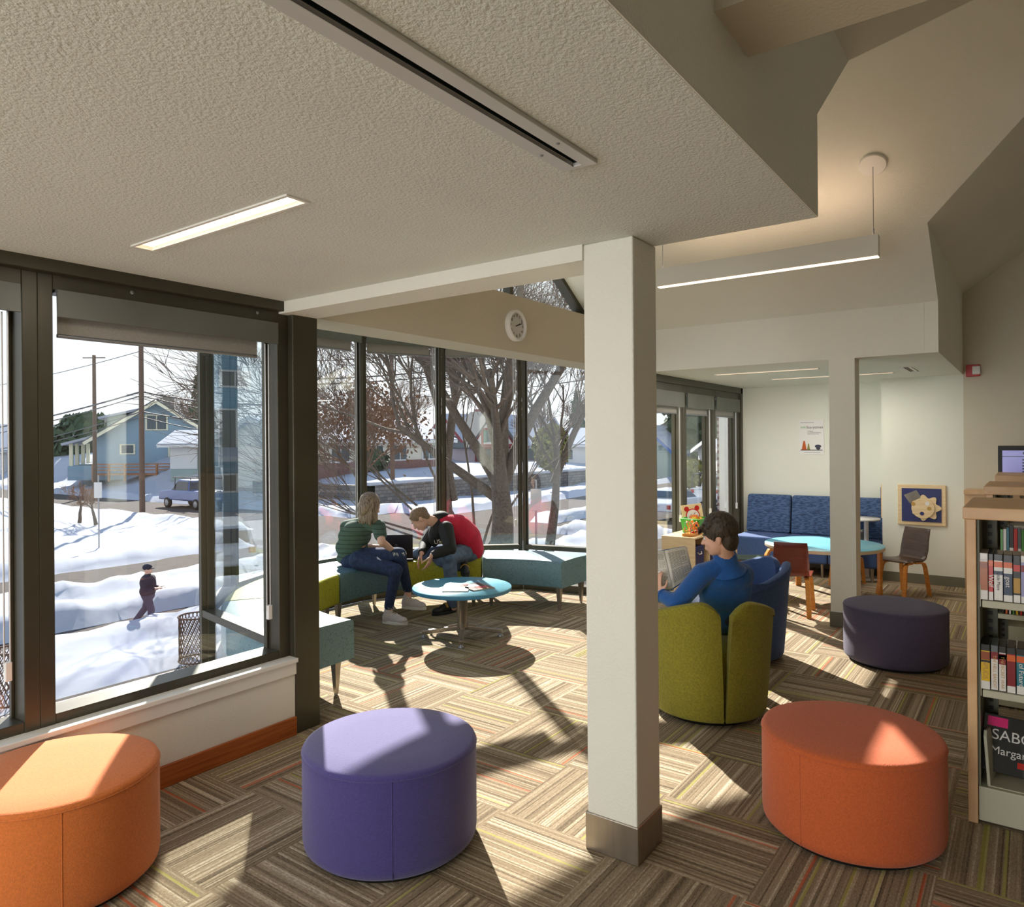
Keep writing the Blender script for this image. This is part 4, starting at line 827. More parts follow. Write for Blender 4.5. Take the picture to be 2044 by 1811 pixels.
# ------------------------------------------------------------------ bookcases
def bookcase(x0, label, near=False):
    y1 = 0.235; y0 = -1.70; D = 0.63; zt_ = 1.356
    t = thing('bookcase', label, 'bookcase', (x0+D/2, (y0+y1)/2, 0), 0)
    f = MB(); f.box((x0-0.012, y0, zt_-0.052), (x0+D+0.012, y1+0.012, zt_)); tp = f.build('top', 'maple', t, world=True, bevel=0.004)
    f = MB(); f.box((x0, y1-0.036, 0.0), (x0+D, y1, zt_-0.052)); f.build('end_panel', 'maple', t, world=True, bevel=0.003)
    f = MB(); f.box((x0, y0, 0.0), (x0+D, y0+0.036, zt_-0.052)); f.build('end_panel', 'maple', t, world=True, bevel=0.003)
    f = MB(); f.box((x0+0.012, y0+0.04, 0.012), (x0+D-0.012, y1-0.038, 0.158)); f.build('base_plinth', 'grey_steel_paint', t, world=True, bevel=0.004)
    f = MB(); f.box((x0+0.29, y1-0.10, 0.158), (x0+0.34, y1-0.045, zt_-0.055)); up = f.build('upright', 'shelf_grey', t, world=True)
    f = MB(); f.box((x0+0.02, y1-0.046, 0.158), (x0+D-0.02, y1-0.037, zt_-0.055)); f.build('steel_liner', 'shelf_grey', t, world=True)
    for z in [1.22-0.035*k for k in range(30)]:
        pass
    f = MB()
    for k in range(28): z = 1.24-0.036*k; f.box((x0+0.285, y1-0.082, z), (x0+0.2895, y1-0.066, z+0.016))
    f.build('slot_row', 'black', up, world=True)
    for z in (0.958, 0.575):
        for sx in (0, 1):
            xa, xb = (x0+0.01, x0+0.285) if sx == 0 else (x0+0.345, x0+D-0.01)
            f = MB(); f.box((xa, -0.66, z-0.03), (xb, y1-0.055, z)); f.build('shelf_board', 'grey_steel_paint', t, world=True, bevel=0.003)
        f = MB(); f.add([(x0+0.02, y1-0.05, z-0.03), (x0+0.28, y1-0.05, z-0.03), (x0+0.28, y1-0.05, z+0.10), (x0+0.05, y1-0.05, z+0.10), (x0+0.02, y1-0.05, z+0.06)], [(0, 1, 2, 3, 4)]); br = f.build('bracket', 'grey_steel_paint', t, world=True); s2 = br.modifiers.new('s', 'SOLIDIFY'); s2.thickness = 0.003
    return t
bookcase(3.668, 'maple bookcase nearest the camera at the right edge, with spines facing out', True)
bookcase(5.325, 'second maple bookcase from the camera, its top just above the first')
bookcase(6.95, 'farthest of the three maple bookcases, in front of the computer screen')
def book(x, y, z, w_, h_, d_, spine, label, bands=(), ttl=None, tcol='black', cover='black', grp=None, tilt=0, tsize=None):
    """x front face, y centre of spine"""
    t = thing('book', label, 'book', (x, y, z), 0, grp)
    M = Matrix.Translation((x, y, z)) @ Matrix.Rotation(tilt, 4, 'X')
    f = MB(); f.box((0.004, -w_/2, 0), (d_, w_/2, h_), M); f.build('case', cover, t, world=True, bevel=0.002)
    f = MB(); f.box((0, -w_/2+0.001, 0.002), (0.004, w_/2-0.001, h_*0.86), M); sp = f.build('spine', spine, t, world=True)
    for z0, z1, m in bands:
        f = MB(); f.box((-0.0012, -w_/2+0.001, h_*z0), (0.0003, w_/2-0.001, h_*z1), M); f.build('spine_label', m, sp, world=True)
    if ttl:
        Mt = Matrix.Translation((x-0.002, y, z+h_*0.42)) @ frame((0, 0, 0), (0, 0, -1), (0, -1, 0)) 
        text(ttl, 'title', tsize or w_*0.55, tcol, Mt, sp, 0.0003)
for nm, c in (('spine_red', (196, 40, 30)), ('spine_white', (228, 226, 220)), ('spine_navy', (34, 58, 86)), ('spine_black', (38, 40, 40)), ('spine_lilac', (150, 150, 196)), ('spine_amber', (176, 96, 40)), ('band_orange', (216, 100, 44)), ('spine_yellow', (224, 186, 34)), ('spine_maroon', (132, 30, 40)), ('spine_teal', (34, 120, 136)), ('label_pink', (226, 36, 120)), ('spine_green', (82, 150, 60)), ('spine_blue', (70, 110, 170)), ('brown_tape', (150, 78, 40)), ('spine_grey', (96, 104, 106))):
    mat(nm, c, 0.25, coat=0.3)
xf = 3.692; z = 0.959; hb = 0.195
def yb(px): a = YAW-atan2(px-1022, FPX); return xf*tan(a)
L1 = [(1953, 1970, 'spine_amber', ((0.82, 0.86, 'white_plastic'), (0.0, 0.2, 'spine_white'), (0.68, 0.8, 'brown_tape')), None, 'black', 'orange-brown cased book, first on the upper shelf by the end panel', 'spine_white'),
 (1970.5, 1981, 'spine_red', ((0.0, 0.18, 'spine_white'), (0.74, 0.86, 'band_orange')), 'Wolf', 'spine_white', 'narrow red cased book, second on the upper shelf', 'spine_black'),
 (1981.5, 2000, 'spine_white', ((0.72, 0.84, 'band_orange'), (0.56, 0.64, 'spine_navy')), 'Little More', 'black', 'white cased book titled Little More on the upper shelf', 'spine_black'),
 (2000.5, 2019.5, 'spine_navy', ((0.72, 0.84, 'band_orange'), (0.60, 0.72, 'spine_white'), (0.0, 0.14, 'spine_white')), 'goat', 'spine_white', 'navy cased book with white and orange bands on the upper shelf', 'spine_black'),
 (2020, 2035, 'spine_black', ((0.66, 0.8, 'spine_red'), (0.0, 0.16, 'spine_white'), (0.2, 0.52, 'gold')), None, 'gold', 'black cased book with red and gold panels on the upper shelf', 'spine_black'),
 (2035.5, 2052, 'spine_lilac', ((0.66, 0.8, 'spine_maroon'), (0.0, 0.14, 'spine_white')), None, 'black', 'lilac cased book cut by the right edge on the upper shelf', 'spine_white')]
L2 = [(1954, 1973, 'spine_yellow', ((0.66, 0.84, 'brown_tape'), (0.6, 0.65, 'black'), (0.0, 0.18, 'spine_white')), 'SPUDS', 'gold', 'bright yellow cased book, first on the lower shelf', 'spine_black'),
 (1974, 1989, 'spine_white', ((0.7, 0.86, 'spine_maroon'),), 'THE HELL BANDIT', 'gold', 'white cased book with yellow lettering, second on the lower shelf', 'spine_grey'),
 (1990, 2005, 'spine_white', ((0.6, 0.84, 'spine_maroon'), (0.72, 0.82, 'spine_lilac')), 'THE SECRET WAR', 'gold', 'white cased book with a lilac patch, third on the lower shelf', 'spine_black'),
 (2006, 2024, 'spine_maroon', ((0.7, 0.84, 'band_orange'), (0.0, 0.15, 'spine_white')), None, 'black', 'dark red cased book with orange band on the lower shelf', 'spine_black'),
 (2025, 2045, 'spine_teal', ((0.7, 0.84, 'band_orange'), (0.0, 0.18, 'spine_white')), 'of Future', 'spine_white', 'teal cased book with orange band on the lower shelf', 'spine_black'),]
for L_, zb_, g in ((L1, 0.960, 'cased books on the upper shelf of the near bookcase'), (L2, 0.577, 'cased books on the lower shelf of the near bookcase')):
    for pa, pb, sp, bands, tt, tc_, lab, cov in L_:
        ya, yb_ = yb(pa), yb(pb); book(xf, (ya+yb_)/2, zb_, ya-yb_-0.0008, 0.198 if g.find('upper') > 0 else 0.19, 0.15, sp, lab, bands, tt, tc_, cov, g, tsize=(0.017 if tt and len(tt) > 9 else 0.026))
# face-out books in the bottom tray
t = thing('book', 'black book lettered SABO and Margaret lying back in the bottom tray', 'book', (3.76, 0.10, 0.16))
M = frame((3.83, 0.03, 0.30), (0.10, -1, -0.08), (0.35, -0.05, 1))
f = MB(); f.prism([(-0.16, -0.12), (0.14, -0.12), (0.14, 0.12), (-0.16, 0.12)], -0.02, 0, M); cv = f.build('cover', 'spine_black', t, world=True, bevel=0.002)
text('SABO', 'title', 0.062, 'spine_white', M @ Matrix.Translation((-0.05, 0.035, 0.0005)), cv, 0.0004); text('Margaret', 'author', 0.046, 'spine_white', M @ Matrix.Translation((-0.045, -0.03, 0.0005)), cv, 0.0004); text('The Mill', 'subtitle', 0.022, 'spine_grey', M @ Matrix.Translation((0.03, 0.09, 0.0005)), cv, 0.0004)
f = MB(); f.prism([(-0.145, 0.07), (-0.07, 0.07), (-0.07, 0.11), (-0.145, 0.11)], 0, 0.001, M); f.build('pink_sticker', 'label_pink', cv, world=True)
f = MB(); f.prism([(-0.03, -0.085), (0.04, -0.085), (0.04, -0.06), (-0.03, -0.06)], 0, 0.001, M); f.build('red_sticker', 'spine_red', cv, world=True)
t = thing('book', 'grey cased book with orange band standing in the bottom tray at the right edge', 'book', (3.74, 0.02, 0.16))
M = frame((3.745, -0.045, 0.27), (0.05, -1, 0), (0.10, 0, 1)); f = MB(); f.prism([(-0.07, -0.10), (0.08, -0.10), (0.08, 0.115), (-0.07, 0.115)], -0.025, 0, M); cv = f.build('cover', 'spine_grey', t, world=True, bevel=0.002)
f = MB(); f.prism([(-0.069, 0.045), (0.079, 0.045), (0.079, 0.08), (-0.069, 0.08)], 0, 0.001, M); f.build('orange_band', 'brown_tape', cv, world=True)
t = thing('book_end', 'pale metal book end standing in the bottom tray of the near bookcase', 'book end', (3.72, 0.17, 0.16))
f = MB(); M = frame((3.72, 0.165, 0.16), (1, -0.1, 0), (0.03, 0.06, 1)); f.prism([(-0.02, 0), (0.12, 0), (0.12, 0.16), (0.08, 0.22), (0.0, 0.23), (-0.02, 0.21)], 0, 0.012, M); f.build('plate', 'grey_steel_paint', t, world=True, bevel=0.002)
f = MB(); f.box((3.70, 0.03, 0.159), (3.85, 0.165, 0.163)); f.build('foot_plate', 'grey_steel_paint', t, world=True)
# small books seen through the near case: on the back shelf and second case
ORD = ['leftmost', 'second', 'third', 'fourth', 'fifth', 'sixth']
random.seed(4); cols_ = ['spine_green', 'spine_white', 'spine_teal', 'spine_black', 'spine_red', 'spine_grey', 'spine_green', 'spine_amber', 'band_orange', 'spine_blue', 'spine_lilac', 'spine_yellow']
cn = {'spine_green': 'green', 'spine_white': 'white', 'spine_teal': 'teal', 'spine_black': 'black', 'spine_red': 'red', 'spine_grey': 'grey', 'spine_amber': 'brown', 'band_orange': 'orange', 'spine_blue': 'blue', 'spine_lilac': 'lilac', 'spine_yellow': 'yellow'}
y = 0.165; k = 0; seen = {}
while y > -0.14:
    w_ = random.uniform(0.012, 0.022); c = cols_[k % 12]; nn = seen.get(c, 0); seen[c] = nn+1
    book(5.345, y-w_/2, 0.959, w_, random.uniform(0.13, 0.17), 0.12, c, '%s of the thin %s spines on the second bookcase upper shelf' % (ORD[nn], cn[c]), ((0.0, 0.15, 'spine_white'),) if k % 2 else (), None, 'black', c, 'thin paperbacks on the upper shelf of the second bookcase'); y -= w_+0.0008; k += 1
y = 0.16; k = 3; seen = {}
while y > -0.14:
    w_ = random.uniform(0.006, 0.012); c = cols_[(k*5) % 12]
    nn = seen.get(c, 0); seen[c] = nn+1; book(5.345, y-w_/2, 0.576, w_, random.uniform(0.16, 0.22), 0.12, c, '%s of the %s picture books leaning on the second bookcase lower shelf' % (ORD[nn], cn[c]), (), None, 'black', c, 'picture books on the lower shelf of the second bookcase', tilt=random.uniform(-0.1, 0.12)); y -= w_+0.009; k += 1
# computer screen beyond the bookcases
t = thing('computer_monitor', 'computer monitor with lilac web page behind the farthest bookcase', 'monitor', (8.3, 0.16, 1.1))
f = MB(); M = frame((8.3, 0.06, 1.42), (0.0, -1, 0), (0, 0, 1)); f.prism([(-0.21, -0.16), (0.35, -0.16), (0.35, 0.16), (-0.21, 0.16)], -0.03, 0, M); f.build('bezel', 'black', t, world=True, bevel=0.004)
mat('screen', (150, 150, 214), 0.3, emit=0.35); mat('screen_dark', (50, 54, 90), 0.3, emit=0.2); mat('screen_white', (226, 226, 240), 0.3, emit=0.5)
f = MB(); f.prism([(-0.175, -0.13), (0.33, -0.13), (0.33, 0.115), (-0.175, 0.115)], 0.0, 0.002, M); sc_ = f.build('screen', 'screen', t, world=True)
f = MB()
for k in range(6): f.prism([(-0.02, 0.02-0.028*k), (0.3, 0.02-0.028*k), (0.3, 0.034-0.028*k), (-0.02, 0.034-0.028*k)], 0.002, 0.003, M)
f.prism([(-0.175, 0.055), (0.33, 0.055), (0.33, 0.062), (-0.175, 0.062)], 0.002, 0.003, M); f.build('page_bars', 'screen_dark', sc_, world=True)
f = MB(); f.prism(disc(0.0, 0.09, 0.016, 0, 0, 0, 1, 20), 0.002, 0.0032, M); f.build('page_logo', 'screen_dark', sc_, world=True)
text('Libraries', 'page_title', 0.03, 'screen_dark', M @ Matrix.Translation((0.09, 0.09, 0.0025)), sc_, 0.0004)
f = MB(); f.box((8.31, 0.0, 1.0), (8.34, 0.06, 1.3)); f.box((8.2, -0.1, 0.98), (8.42, 0.18, 1.0)); f.build('stand', 'black', t, world=True)
t = thing('computer_desk', 'computer desk carrying the monitor behind the farthest bookcase', 'desk', (8.3, -0.1, 0))
f = MB(); f.box((8.0, -0.9, 0.95), (8.65, 0.45, 0.979)); f.build('desk_top', 'maple', t, world=True, bevel=0.003)
for y in (-0.88, 0.41): f = MB(); f.box((8.02, y, 0), (8.63, y+0.02, 0.95)); f.build('side_panel', 'maple', t, world=True)
t = thing('wall_shelf', 'low maple shelf end beside the tan wall, left of the bookcases', 'shelf', (9.2, 0.5, 0)); f = MB(); f.box((9.05, 0.1, 1.06), (9.39, 0.60, 1.10)); f.build('top', 'maple', t, world=True); f = MB(); f.box((9.07, 0.11, 0.0), (9.385, 0.595, 1.06)); f.build('body', 'maple', t, world=True)

# ================================================================== PEOPLE
RFU = Matrix((RT, FW, UP)).transposed()
def axes(f, u=UP):
    f = Vector(f).normalized(); r = f.cross(Vector(u)).normalized(); u = r.cross(f).normalized()
    return Matrix((r, f, u)).transposed(), r, f, u
def head_mesh(mb, c, f, k=1.0, up=UP):
    A, r, f, u = axes(f, up); c = Vector(c)
    mb.ell(c+u*0.022*k-f*0.012*k, (0.073*k, 0.092*k, 0.085*k), A, 20, 14)
    mb.ell(c-u*0.035*k+f*0.022*k, (0.056*k, 0.062*k, 0.070*k), A, 18, 12)
    mb.ell(c-u*0.085*k+f*0.045*k, (0.030*k, 0.028*k, 0.022*k), A, 12, 8)
    mb.ell(c+u*0.002*k+f*0.055*k, (0.052*k, 0.026*k, 0.040*k), A, 14, 10)
    capsule(mb, c+f*0.080*k+u*0.008*k, c+f*0.099*k-u*0.028*k, 0.007*k, 0.011*k, 8)
    mb.ell(c+f*0.082*k-u*0.055*k, (0.020*k, 0.010*k, 0.006*k), A, 10, 6); mb.ell(c+f*0.080*k-u*0.066*k, (0.017*k, 0.010*k, 0.007*k), A, 10, 6)
    for s in (-1, 1):
        e = c+r*0.073*k*s-u*0.012*k-f*0.012*k; mb.ell(e, (0.007*k, 0.017*k, 0.030*k), A, 10, 8); mb.ell(e+r*0.006*k*s+u*0.008*k-f*0.004*k, (0.006*k, 0.016*k, 0.018*k), A, 10, 8)
        mb.ell(c+r*0.036*k*s-u*0.028*k+f*0.055*k, (0.02*k, 0.02*k, 0.022*k), A, 10, 8)
    return A, r, f, u
def face_bits(p, c, A, r, f, u, k=1.0, brow='hair_dark'):
    for s in (-1, 1):
        m = MB(); m.ell(c+r*0.031*k*s+f*0.0725*k+u*0.004*k, 0.0105*k, A, 12, 8); e = m.build('eye', 'sole_white', p, world=True)
        m = MB(); m.ell(c+r*0.032*k*s+f*0.080*k+u*0.003*k, 0.0048*k, A, 10, 6); m.build('pupil', 'black', e, world=True)
        m = MB(); m.tube([c+r*0.014*k*s+f*0.086*k+u*0.022*k, c+r*0.034*k*s+f*0.082*k+u*0.027*k, c+r*0.050*k*s+f*0.070*k+u*0.022*k], 0.003*k, 6); m.build('eyebrow', brow, p, world=True)
def hand_mesh(mb, w, d, nrm, side, curl=0.35, k=1.0, spread=0.0):
    """w wrist, d towards the knuckles, nrm palm side, side = thumb side"""
    w = Vector(w); d = Vector(d).normalized(); nrm = Vector(nrm); nrm = (nrm-d*nrm.dot(d)).normalized(); s = d.cross(nrm).normalized()
    if s.dot(Vector(side)) < 0: s = -s
    L = (0.040, 0.044, 0.041, 0.033)
    for i in range(4):
        off = s*(0.027-0.018*i)*k; kn = w+d*(0.080-0.004*abs(i-1))*k+off
        capsule(mb, w+d*0.008*k+off*0.6, kn, 0.012*k, 0.0095*k, 10)
        p = kn; a = 0.0; dd = d+s*(0.06-0.04*i)*spread
        for j, fr in enumerate((1.0, 0.66, 0.52)):
            a += curl*(0.8+0.15*i+0.2*j); q = p+(dd*cos(a)+nrm*sin(a)).normalized()*L[i]*fr*k; capsule(mb, p, q, (0.0088-0.0008*j)*k, (0.0080-0.0009*j)*k, 9); p = q
    t0 = w+d*0.018*k+s*0.018*k; t1 = t0+(d*0.6+s*0.75+nrm*0.25).normalized()*0.040*k; t2 = t1+(d*0.85+s*0.35+nrm*0.45).normalized()*0.032*k; t3 = t2+(d*0.9+s*0.05+nrm*0.6).normalized()*0.026*k
    capsule(mb, t0, t1, 0.013*k, 0.0105*k, 9); capsule(mb, t1, t2, 0.0100*k, 0.0088*k, 9); capsule(mb, t2, t3, 0.0088*k, 0.0072*k, 9)
def shoe(p, ank, toe_dir, name, m, sole_m, floor_z, L=0.26, k=1.0, tilt=0.0, extra=None):
    d = Vector(toe_dir); d.z = 0; d.normalize(); a = Vector((ank.x, ank.y, floor_z)); s = Vector((-d.y, d.x, 0)); A = Matrix((s, d, UP)).transposed()
    u = MB(); u.ell(a-d*0.02+UP*0.055, (0.036, 0.045, 0.055), A, 14, 10); u.ell(a+d*0.06+UP*0.052, (0.040, 0.075, 0.045), A, 14, 10); u.ell(a+d*(L-0.13)+UP*0.040, (0.043, 0.062, 0.034), A, 14, 10)
    capsule(u, a-d*0.01+UP*0.07, a-d*0.005+UP*0.115, 0.042, 0.040, 12)
    o = u.build(name, m, p, world=True, remesh=0.008, smooth=3)
    prof = []; n = 28
    for k_ in range(n):
        t = 2*pi*k_/n; y = (L-0.10)/2*0+(cos(t)*L/2)+(L/2-0.065); x = sin(t)*(0.040+0.008*cos(t)); prof.append(a+d*y+s*x)
    q = MB(); q.add([v+UP*0.0 for v in prof]+[v+UP*0.028 for v in prof], [tuple(range(n-1, -1, -1)), tuple(range(n, 2*n))]+[(i, (i+1) % n, n+(i+1) % n, n+i) for i in range(n)]); q.build('sole', sole_m, o, world=True, bevel=0.004)
    return o, a, d, s

# ---- person in green striped shirt -------------------------------------------------
pv = P(708, 1106, 6.85); pr = thing('person', 'person with long blond-brown hair in a green striped shirt and ripped jeans, back to camera', 'person', (pv.x, pv.y, 0))
k = 0.98; hc = P(741, 1010, 6.62); nk = P(731, 1037, 6.70); ff = (RT*0.62+FW*0.6-UP*0.35).normalized()
shR = P(756, 1052, 6.58); shL = P(692, 1052, 6.80); elR = P(762, 1082, 6.45); wrR = P(781, 1097, 6.60); elL = P(716, 1092, 7.02); wrL = P(775, 1094, 7.0)
hipA = P(722, 1112, 6.78); knA = P(797, 1107, 6.60); anA = P(814, 1181, 6.82); hipB = P(716, 1119, 6.66); knB = P(790, 1139, 6.50); anB = P(776, 1214, 6.60)
b = MB(); A, r, f, u = head_mesh(b, hc, ff, k); capsule(b, hc-u*0.06-f*0.02, nk-UP*0.03, 0.046, 0.052)
b.ell(P(710, 1072, 6.78), (0.115, 0.06, 0.15), RFU); b.ell(pv, (0.12, 0.08, 0.09), RFU); chain(b, [shR, elR, wrR], [0.044, 0.036, 0.026]); chain(b, [shL, elL, wrL], [0.044, 0.036, 0.026])
chain(b, [hipA, knA, anA], [0.07, 0.05, 0.033]); chain(b, [hipB, knB, anB, anB-UP*0.06], [0.07, 0.05, 0.033, 0.036]); chain(b, [anA, anA-UP*0.05], [0.033, 0.036])
hand_mesh(b, wrR, RT*0.9+FW*0.35-UP*0.1, -UP, FW, 0.25, 0.92); hand_mesh(b, wrL, RT*0.9-UP*0.15, -UP, -FW, 0.25, 0.92)
body = b.build('body', 'skin', pr, world=True, remesh=0.0065, smooth=4)
sh = MB(); sh.ell(P(706, 1114, 6.84), (0.170, 0.125, 0.075), RFU); sh.ell(P(702, 1092, 6.83), (0.158, 0.12, 0.12), RFU); sh.ell(P(708, 1070, 6.79), (0.160, 0.115, 0.12), RFU); sh.ell(P(719, 1054, 6.73), (0.155, 0.095, 0.075), RFU)
chain(sh, [P(733, 1043, 6.70), shR], [0.06, 0.066]); chain(sh, [P(728, 1044, 6.72), shL], [0.06, 0.066]); chain(sh, [shR, shR.lerp(elR, 0.55)], [0.066, 0.060]); chain(sh, [shL, shL.lerp(elL, 0.6)], [0.066, 0.060])
sh.build('shirt', 'tee_green', pr, world=True, remesh=0.009, smooth=8)
j = MB(); j.ell(P(714, 1120, 6.80), (0.165, 0.13, 0.10), RFU); chain(j, [hipA, knA], [0.088, 0.066]); chain(j, [knA, anA+UP*0.02], [0.062, 0.044]); chain(j, [hipB, knB], [0.092, 0.066]); chain(j, [knB, anB+UP*0.015], [0.062, 0.043]); j.ell(P(752, 1122, 6.65), (0.13, 0.07, 0.07), RFU)
jn = j.build('jeans', 'denim_dark', pr, world=True, remesh=0.008, smooth=4)
random.seed(3); q = MB()
for c0, n_, rr in ((P(797, 1102, 6.56), 26, 0.06), (anA+UP*0.025, 16, 0.045), (anB+UP*0.02, 18, 0.045)):
    for i in range(n_):
        a = random.uniform(0, 2*pi); o_ = c0+(RT*cos(a)+FW*sin(a))*rr*random.uniform(0.9, 1.05); q.tube([o_, o_+RT*random.uniform(-0.01, 0.02)-UP*random.uniform(0.01, 0.035)], 0.0012, 4)
fr_ = q.build('frayed_threads', 'sole_white', jn, world=True); fr_['kind'] = 'stuff'
h = MB(); h.ell(hc+u*0.03-f*0.03, (0.088, 0.098, 0.092), A, 20, 14); h.ell(hc-u*0.02-f*0.065, (0.082, 0.055, 0.10), A)
for i in range(46):
    t = random.uniform(-1, 1); s0 = hc+r*0.075*t-f*(0.075-0.04*abs(t))-u*0.01; s1 = s0-UP*0.09-f*0.025+r*0.02*t; s2 = s1-UP*random.uniform(0.06, 0.11)-f*random.uniform(0.0, 0.03)+r*random.uniform(-0.03, 0.03)
    h.tube([hc+r*0.05*t-f*0.06+u*0.07, s0, s1, s2], [0.012, 0.016, 0.013, 0.003], 6, True)
for i in range(14): s0 = hc+r*(0.07+random.uniform(-0.01, 0.015))+f*random.uniform(-0.04, 0.03); h.tube([s0+u*0.05, s0-u*0.03, s0-UP*0.10-u*0.02, s0-UP*0.17], [0.012, 0.014, 0.012, 0.003], 6)
h.build('hair', 'hair_blonde', pr, world=True, remesh=0.0055, smooth=2)
for an, fz, nm in ((anB, 0.0, 'white sneaker standing flat on the floor'), (anA, 0.085, 'white sneaker of the crossed leg, lifted off the floor')):
    o, a, d, s = shoe(pr, an, RT*0.93-FW*0.3, 'sneaker', 'sneaker', 'sole_white', fz, 0.255)
    q = MB()
    for i in range(5): c0 = a+d*(0.035+0.02*i)+UP*(0.108-0.009*i); q.tube([c0-s*0.025, c0+UP*0.006, c0+s*0.025], 0.003, 6)
    q.tube([a+d*0.03+UP*0.115, a+d*0.05+UP*0.15+s*0.02, a+d*0.02+UP*0.16, a+d*0.03+UP*0.118], 0.0025, 6); q.build('laces', 'sole_white', o, world=True)

# ---- boy in red and black jacket ----------------------------------------------------
pv = P(930, 1094, 7.28); pr = thing('person', 'boy with short sandy hair in a red and black jacket bending over a laptop', 'person', (pv.x, pv.y, 0))
hc = P(838, 1036, 6.98); nk = P(868, 1045, 7.08); ff = (-RT*0.62-UP*0.66-FW*0.05).normalized(); up_ = (-RT*0.55+UP*0.8)
shN = P(890, 1056, 6.96); elN = P(899, 1096, 6.86); wrN = P(863, 1109, 6.74); shF = P(868, 1060, 7.2); elF = P(848, 1088, 7.12); wrF = P(842, 1104, 6.92)
hN = P(925, 1102, 7.16); kN = P(896, 1112, 6.88); aN = P(905, 1204, 7.0); hF = P(925, 1098, 7.38); kF = P(836, 1108, 7.22); aF = P(915, 1130, 7.10)
b = MB(); A, r, f, u = head_mesh(b, hc, ff, 1.0, up_); capsule(b, hc-f*0.03-u*0.03, nk+RT*0.03, 0.052, 0.058)
b.ell(P(900, 1062, 7.14), (0.12, 0.09, 0.08), RFU); b.ell(pv, (0.11, 0.10, 0.08), RFU); chain(b, [shN, elN, wrN], [0.05, 0.04, 0.027]); chain(b, [shF, elF, wrF], [0.05, 0.04, 0.027])
chain(b, [hN, kN, aN, aN-UP*0.04], [0.075, 0.055, 0.036, 0.036]); chain(b, [hF, kF, aF], [0.075, 0.055, 0.036])
hand_mesh(b, wrN, -UP*0.85-RT*0.35, -RT+FW*0.4, -FW-RT*0.4, 0.22, 1.0, 0.6); hand_mesh(b, wrF, -UP*0.8-RT*0.38, RT+FW*0.2, -FW+RT*0.2, 0.25, 0.96, 0.5)
b.build('body', 'skin_pale', pr, world=True, remesh=0.0065, smooth=4); face_bits(pr, hc, A, r, f, u, 1.0, 'hair_sandy')
jk = MB(); chain(jk, [P(940, 1096, 7.28), P(930, 1074, 7.24), P(912, 1058, 7.18), P(890, 1052, 7.10)], [0.135, 0.155, 0.158, 0.125], 20); chain(jk, [P(938, 1092, 7.38), P(915, 1062, 7.30), P(890, 1054, 7.2)], [0.11, 0.12, 0.10], 16)
jk.build('jacket_body', 'jacket_red', pr, world=True, remesh=0.009, smooth=14)
jb = MB(); jb.ell(P(878, 1056, 7.10), (0.095, 0.145, 0.115), RFU); jb.ell(P(880, 1030, 7.12), (0.085, 0.10, 0.05), RFU); jb.ell(P(867, 1068, 7.10), (0.06, 0.11, 0.12), RFU); jb.build('hood_and_front', 'jacket_black', pr, world=True, remesh=0.009, smooth=5)
text('US', 'chest_lettering', 0.055, 'sole_white', frame(P(873, 1082, 6.985), RT+UP*0.2, UP), pr, 0.001)
for a, b_, c in ((shN, elN, wrN), (shF, elF, wrF)):
    s = MB(); chain(s, [a, b_], [0.078, 0.062]); chain(s, [b_, c.lerp(b_, 0.12)], [0.058, 0.043]); s.build('sleeve', 'jacket_black', pr, world=True, remesh=0.008, smooth=4)
j = MB(); j.ell(P(932, 1106, 7.27), (0.14, 0.15, 0.085), RFU); chain(j, [hN, kN], [0.098, 0.078]); chain(j, [kN, aN], [0.072, 0.058]); chain(j, [hF, kF], [0.095, 0.074]); chain(j, [kF, aF], [0.07, 0.055]); j.build('jeans', 'denim_mid', pr, world=True, remesh=0.008, smooth=4)
h = MB(); h.ell(hc+u*0.034-f*0.022, (0.083, 0.096, 0.083), A, 20, 14); h.ell(hc-f*0.06-u*0.005, (0.070, 0.042, 0.065), A); h.ell(hc+u*0.07+f*0.035, (0.055, 0.035, 0.022), A)
h.build('hair', 'hair_sandy', pr, world=True, remesh=0.005, smooth=2)
o, a, d, s = shoe(pr, aN-RT*0.03, -RT*0.75-FW*0.55, 'slide_shoe', 'slide_black', 'slide_black', 0.0, 0.27)
q = MB(); q.tube([a+d*0.055+s*x+UP*(0.105-18*x*x) for x in (-0.045, -0.025, 0, 0.025, 0.045)], 0.014, 8, True, 0.35); q.build('gold_strap', 'gold', o, world=True)
o, a, d, s = shoe(pr, P(926, 1134, 7.08), RT*0.2-UP*0.1-FW*0.9, 'slide_shoe', 'slide_black', 'slide_black', 0.36, 0.24)
q = MB(); q.tube([a+d*0.055+s*x+UP*(0.105-18*x*x) for x in (-0.045, -0.025, 0, 0.025, 0.045)], 0.014, 8, True, 0.35); q.build('gold_strap', 'gold', o, world=True)

# laptop on the bench between them
lp = P(796, 1117, 7.08); lp.z = 0.5; t = thing('laptop', 'open dark laptop standing on the bench between the two seated readers', 'laptop', lp)
M = frame(lp, RT*0.98+FW*0.1, FW*0.98-RT*0.1); f = MB(); f.box((-0.14, -0.05, 0.0), (0.14, 0.17, 0.018), M); f.build('keyboard_base', 'laptop_dark', t, world=True, bevel=0.003)
T2 = M @ Matrix.Translation((0, -0.05, 0.02)) @ Matrix.Rotation(radians(100), 4, 'X'); f = MB(); f.box((-0.14, 0, -0.008), (0.14, 0.245, 0.0), T2); ld_ = f.build('lid', 'laptop_dark', t, world=True, bevel=0.004)
f = MB(); g = MB(); g.lathe([(0.014, 0), (0.014, 0.0006), (0.011, 0.0006), (0.011, 0)], 24); f.add([T2 @ (v+Vector((-0.02, 0.14, 0.0))) for v in g.v], g.f); f.build('round_emblem', 'alu', ld_, world=True)

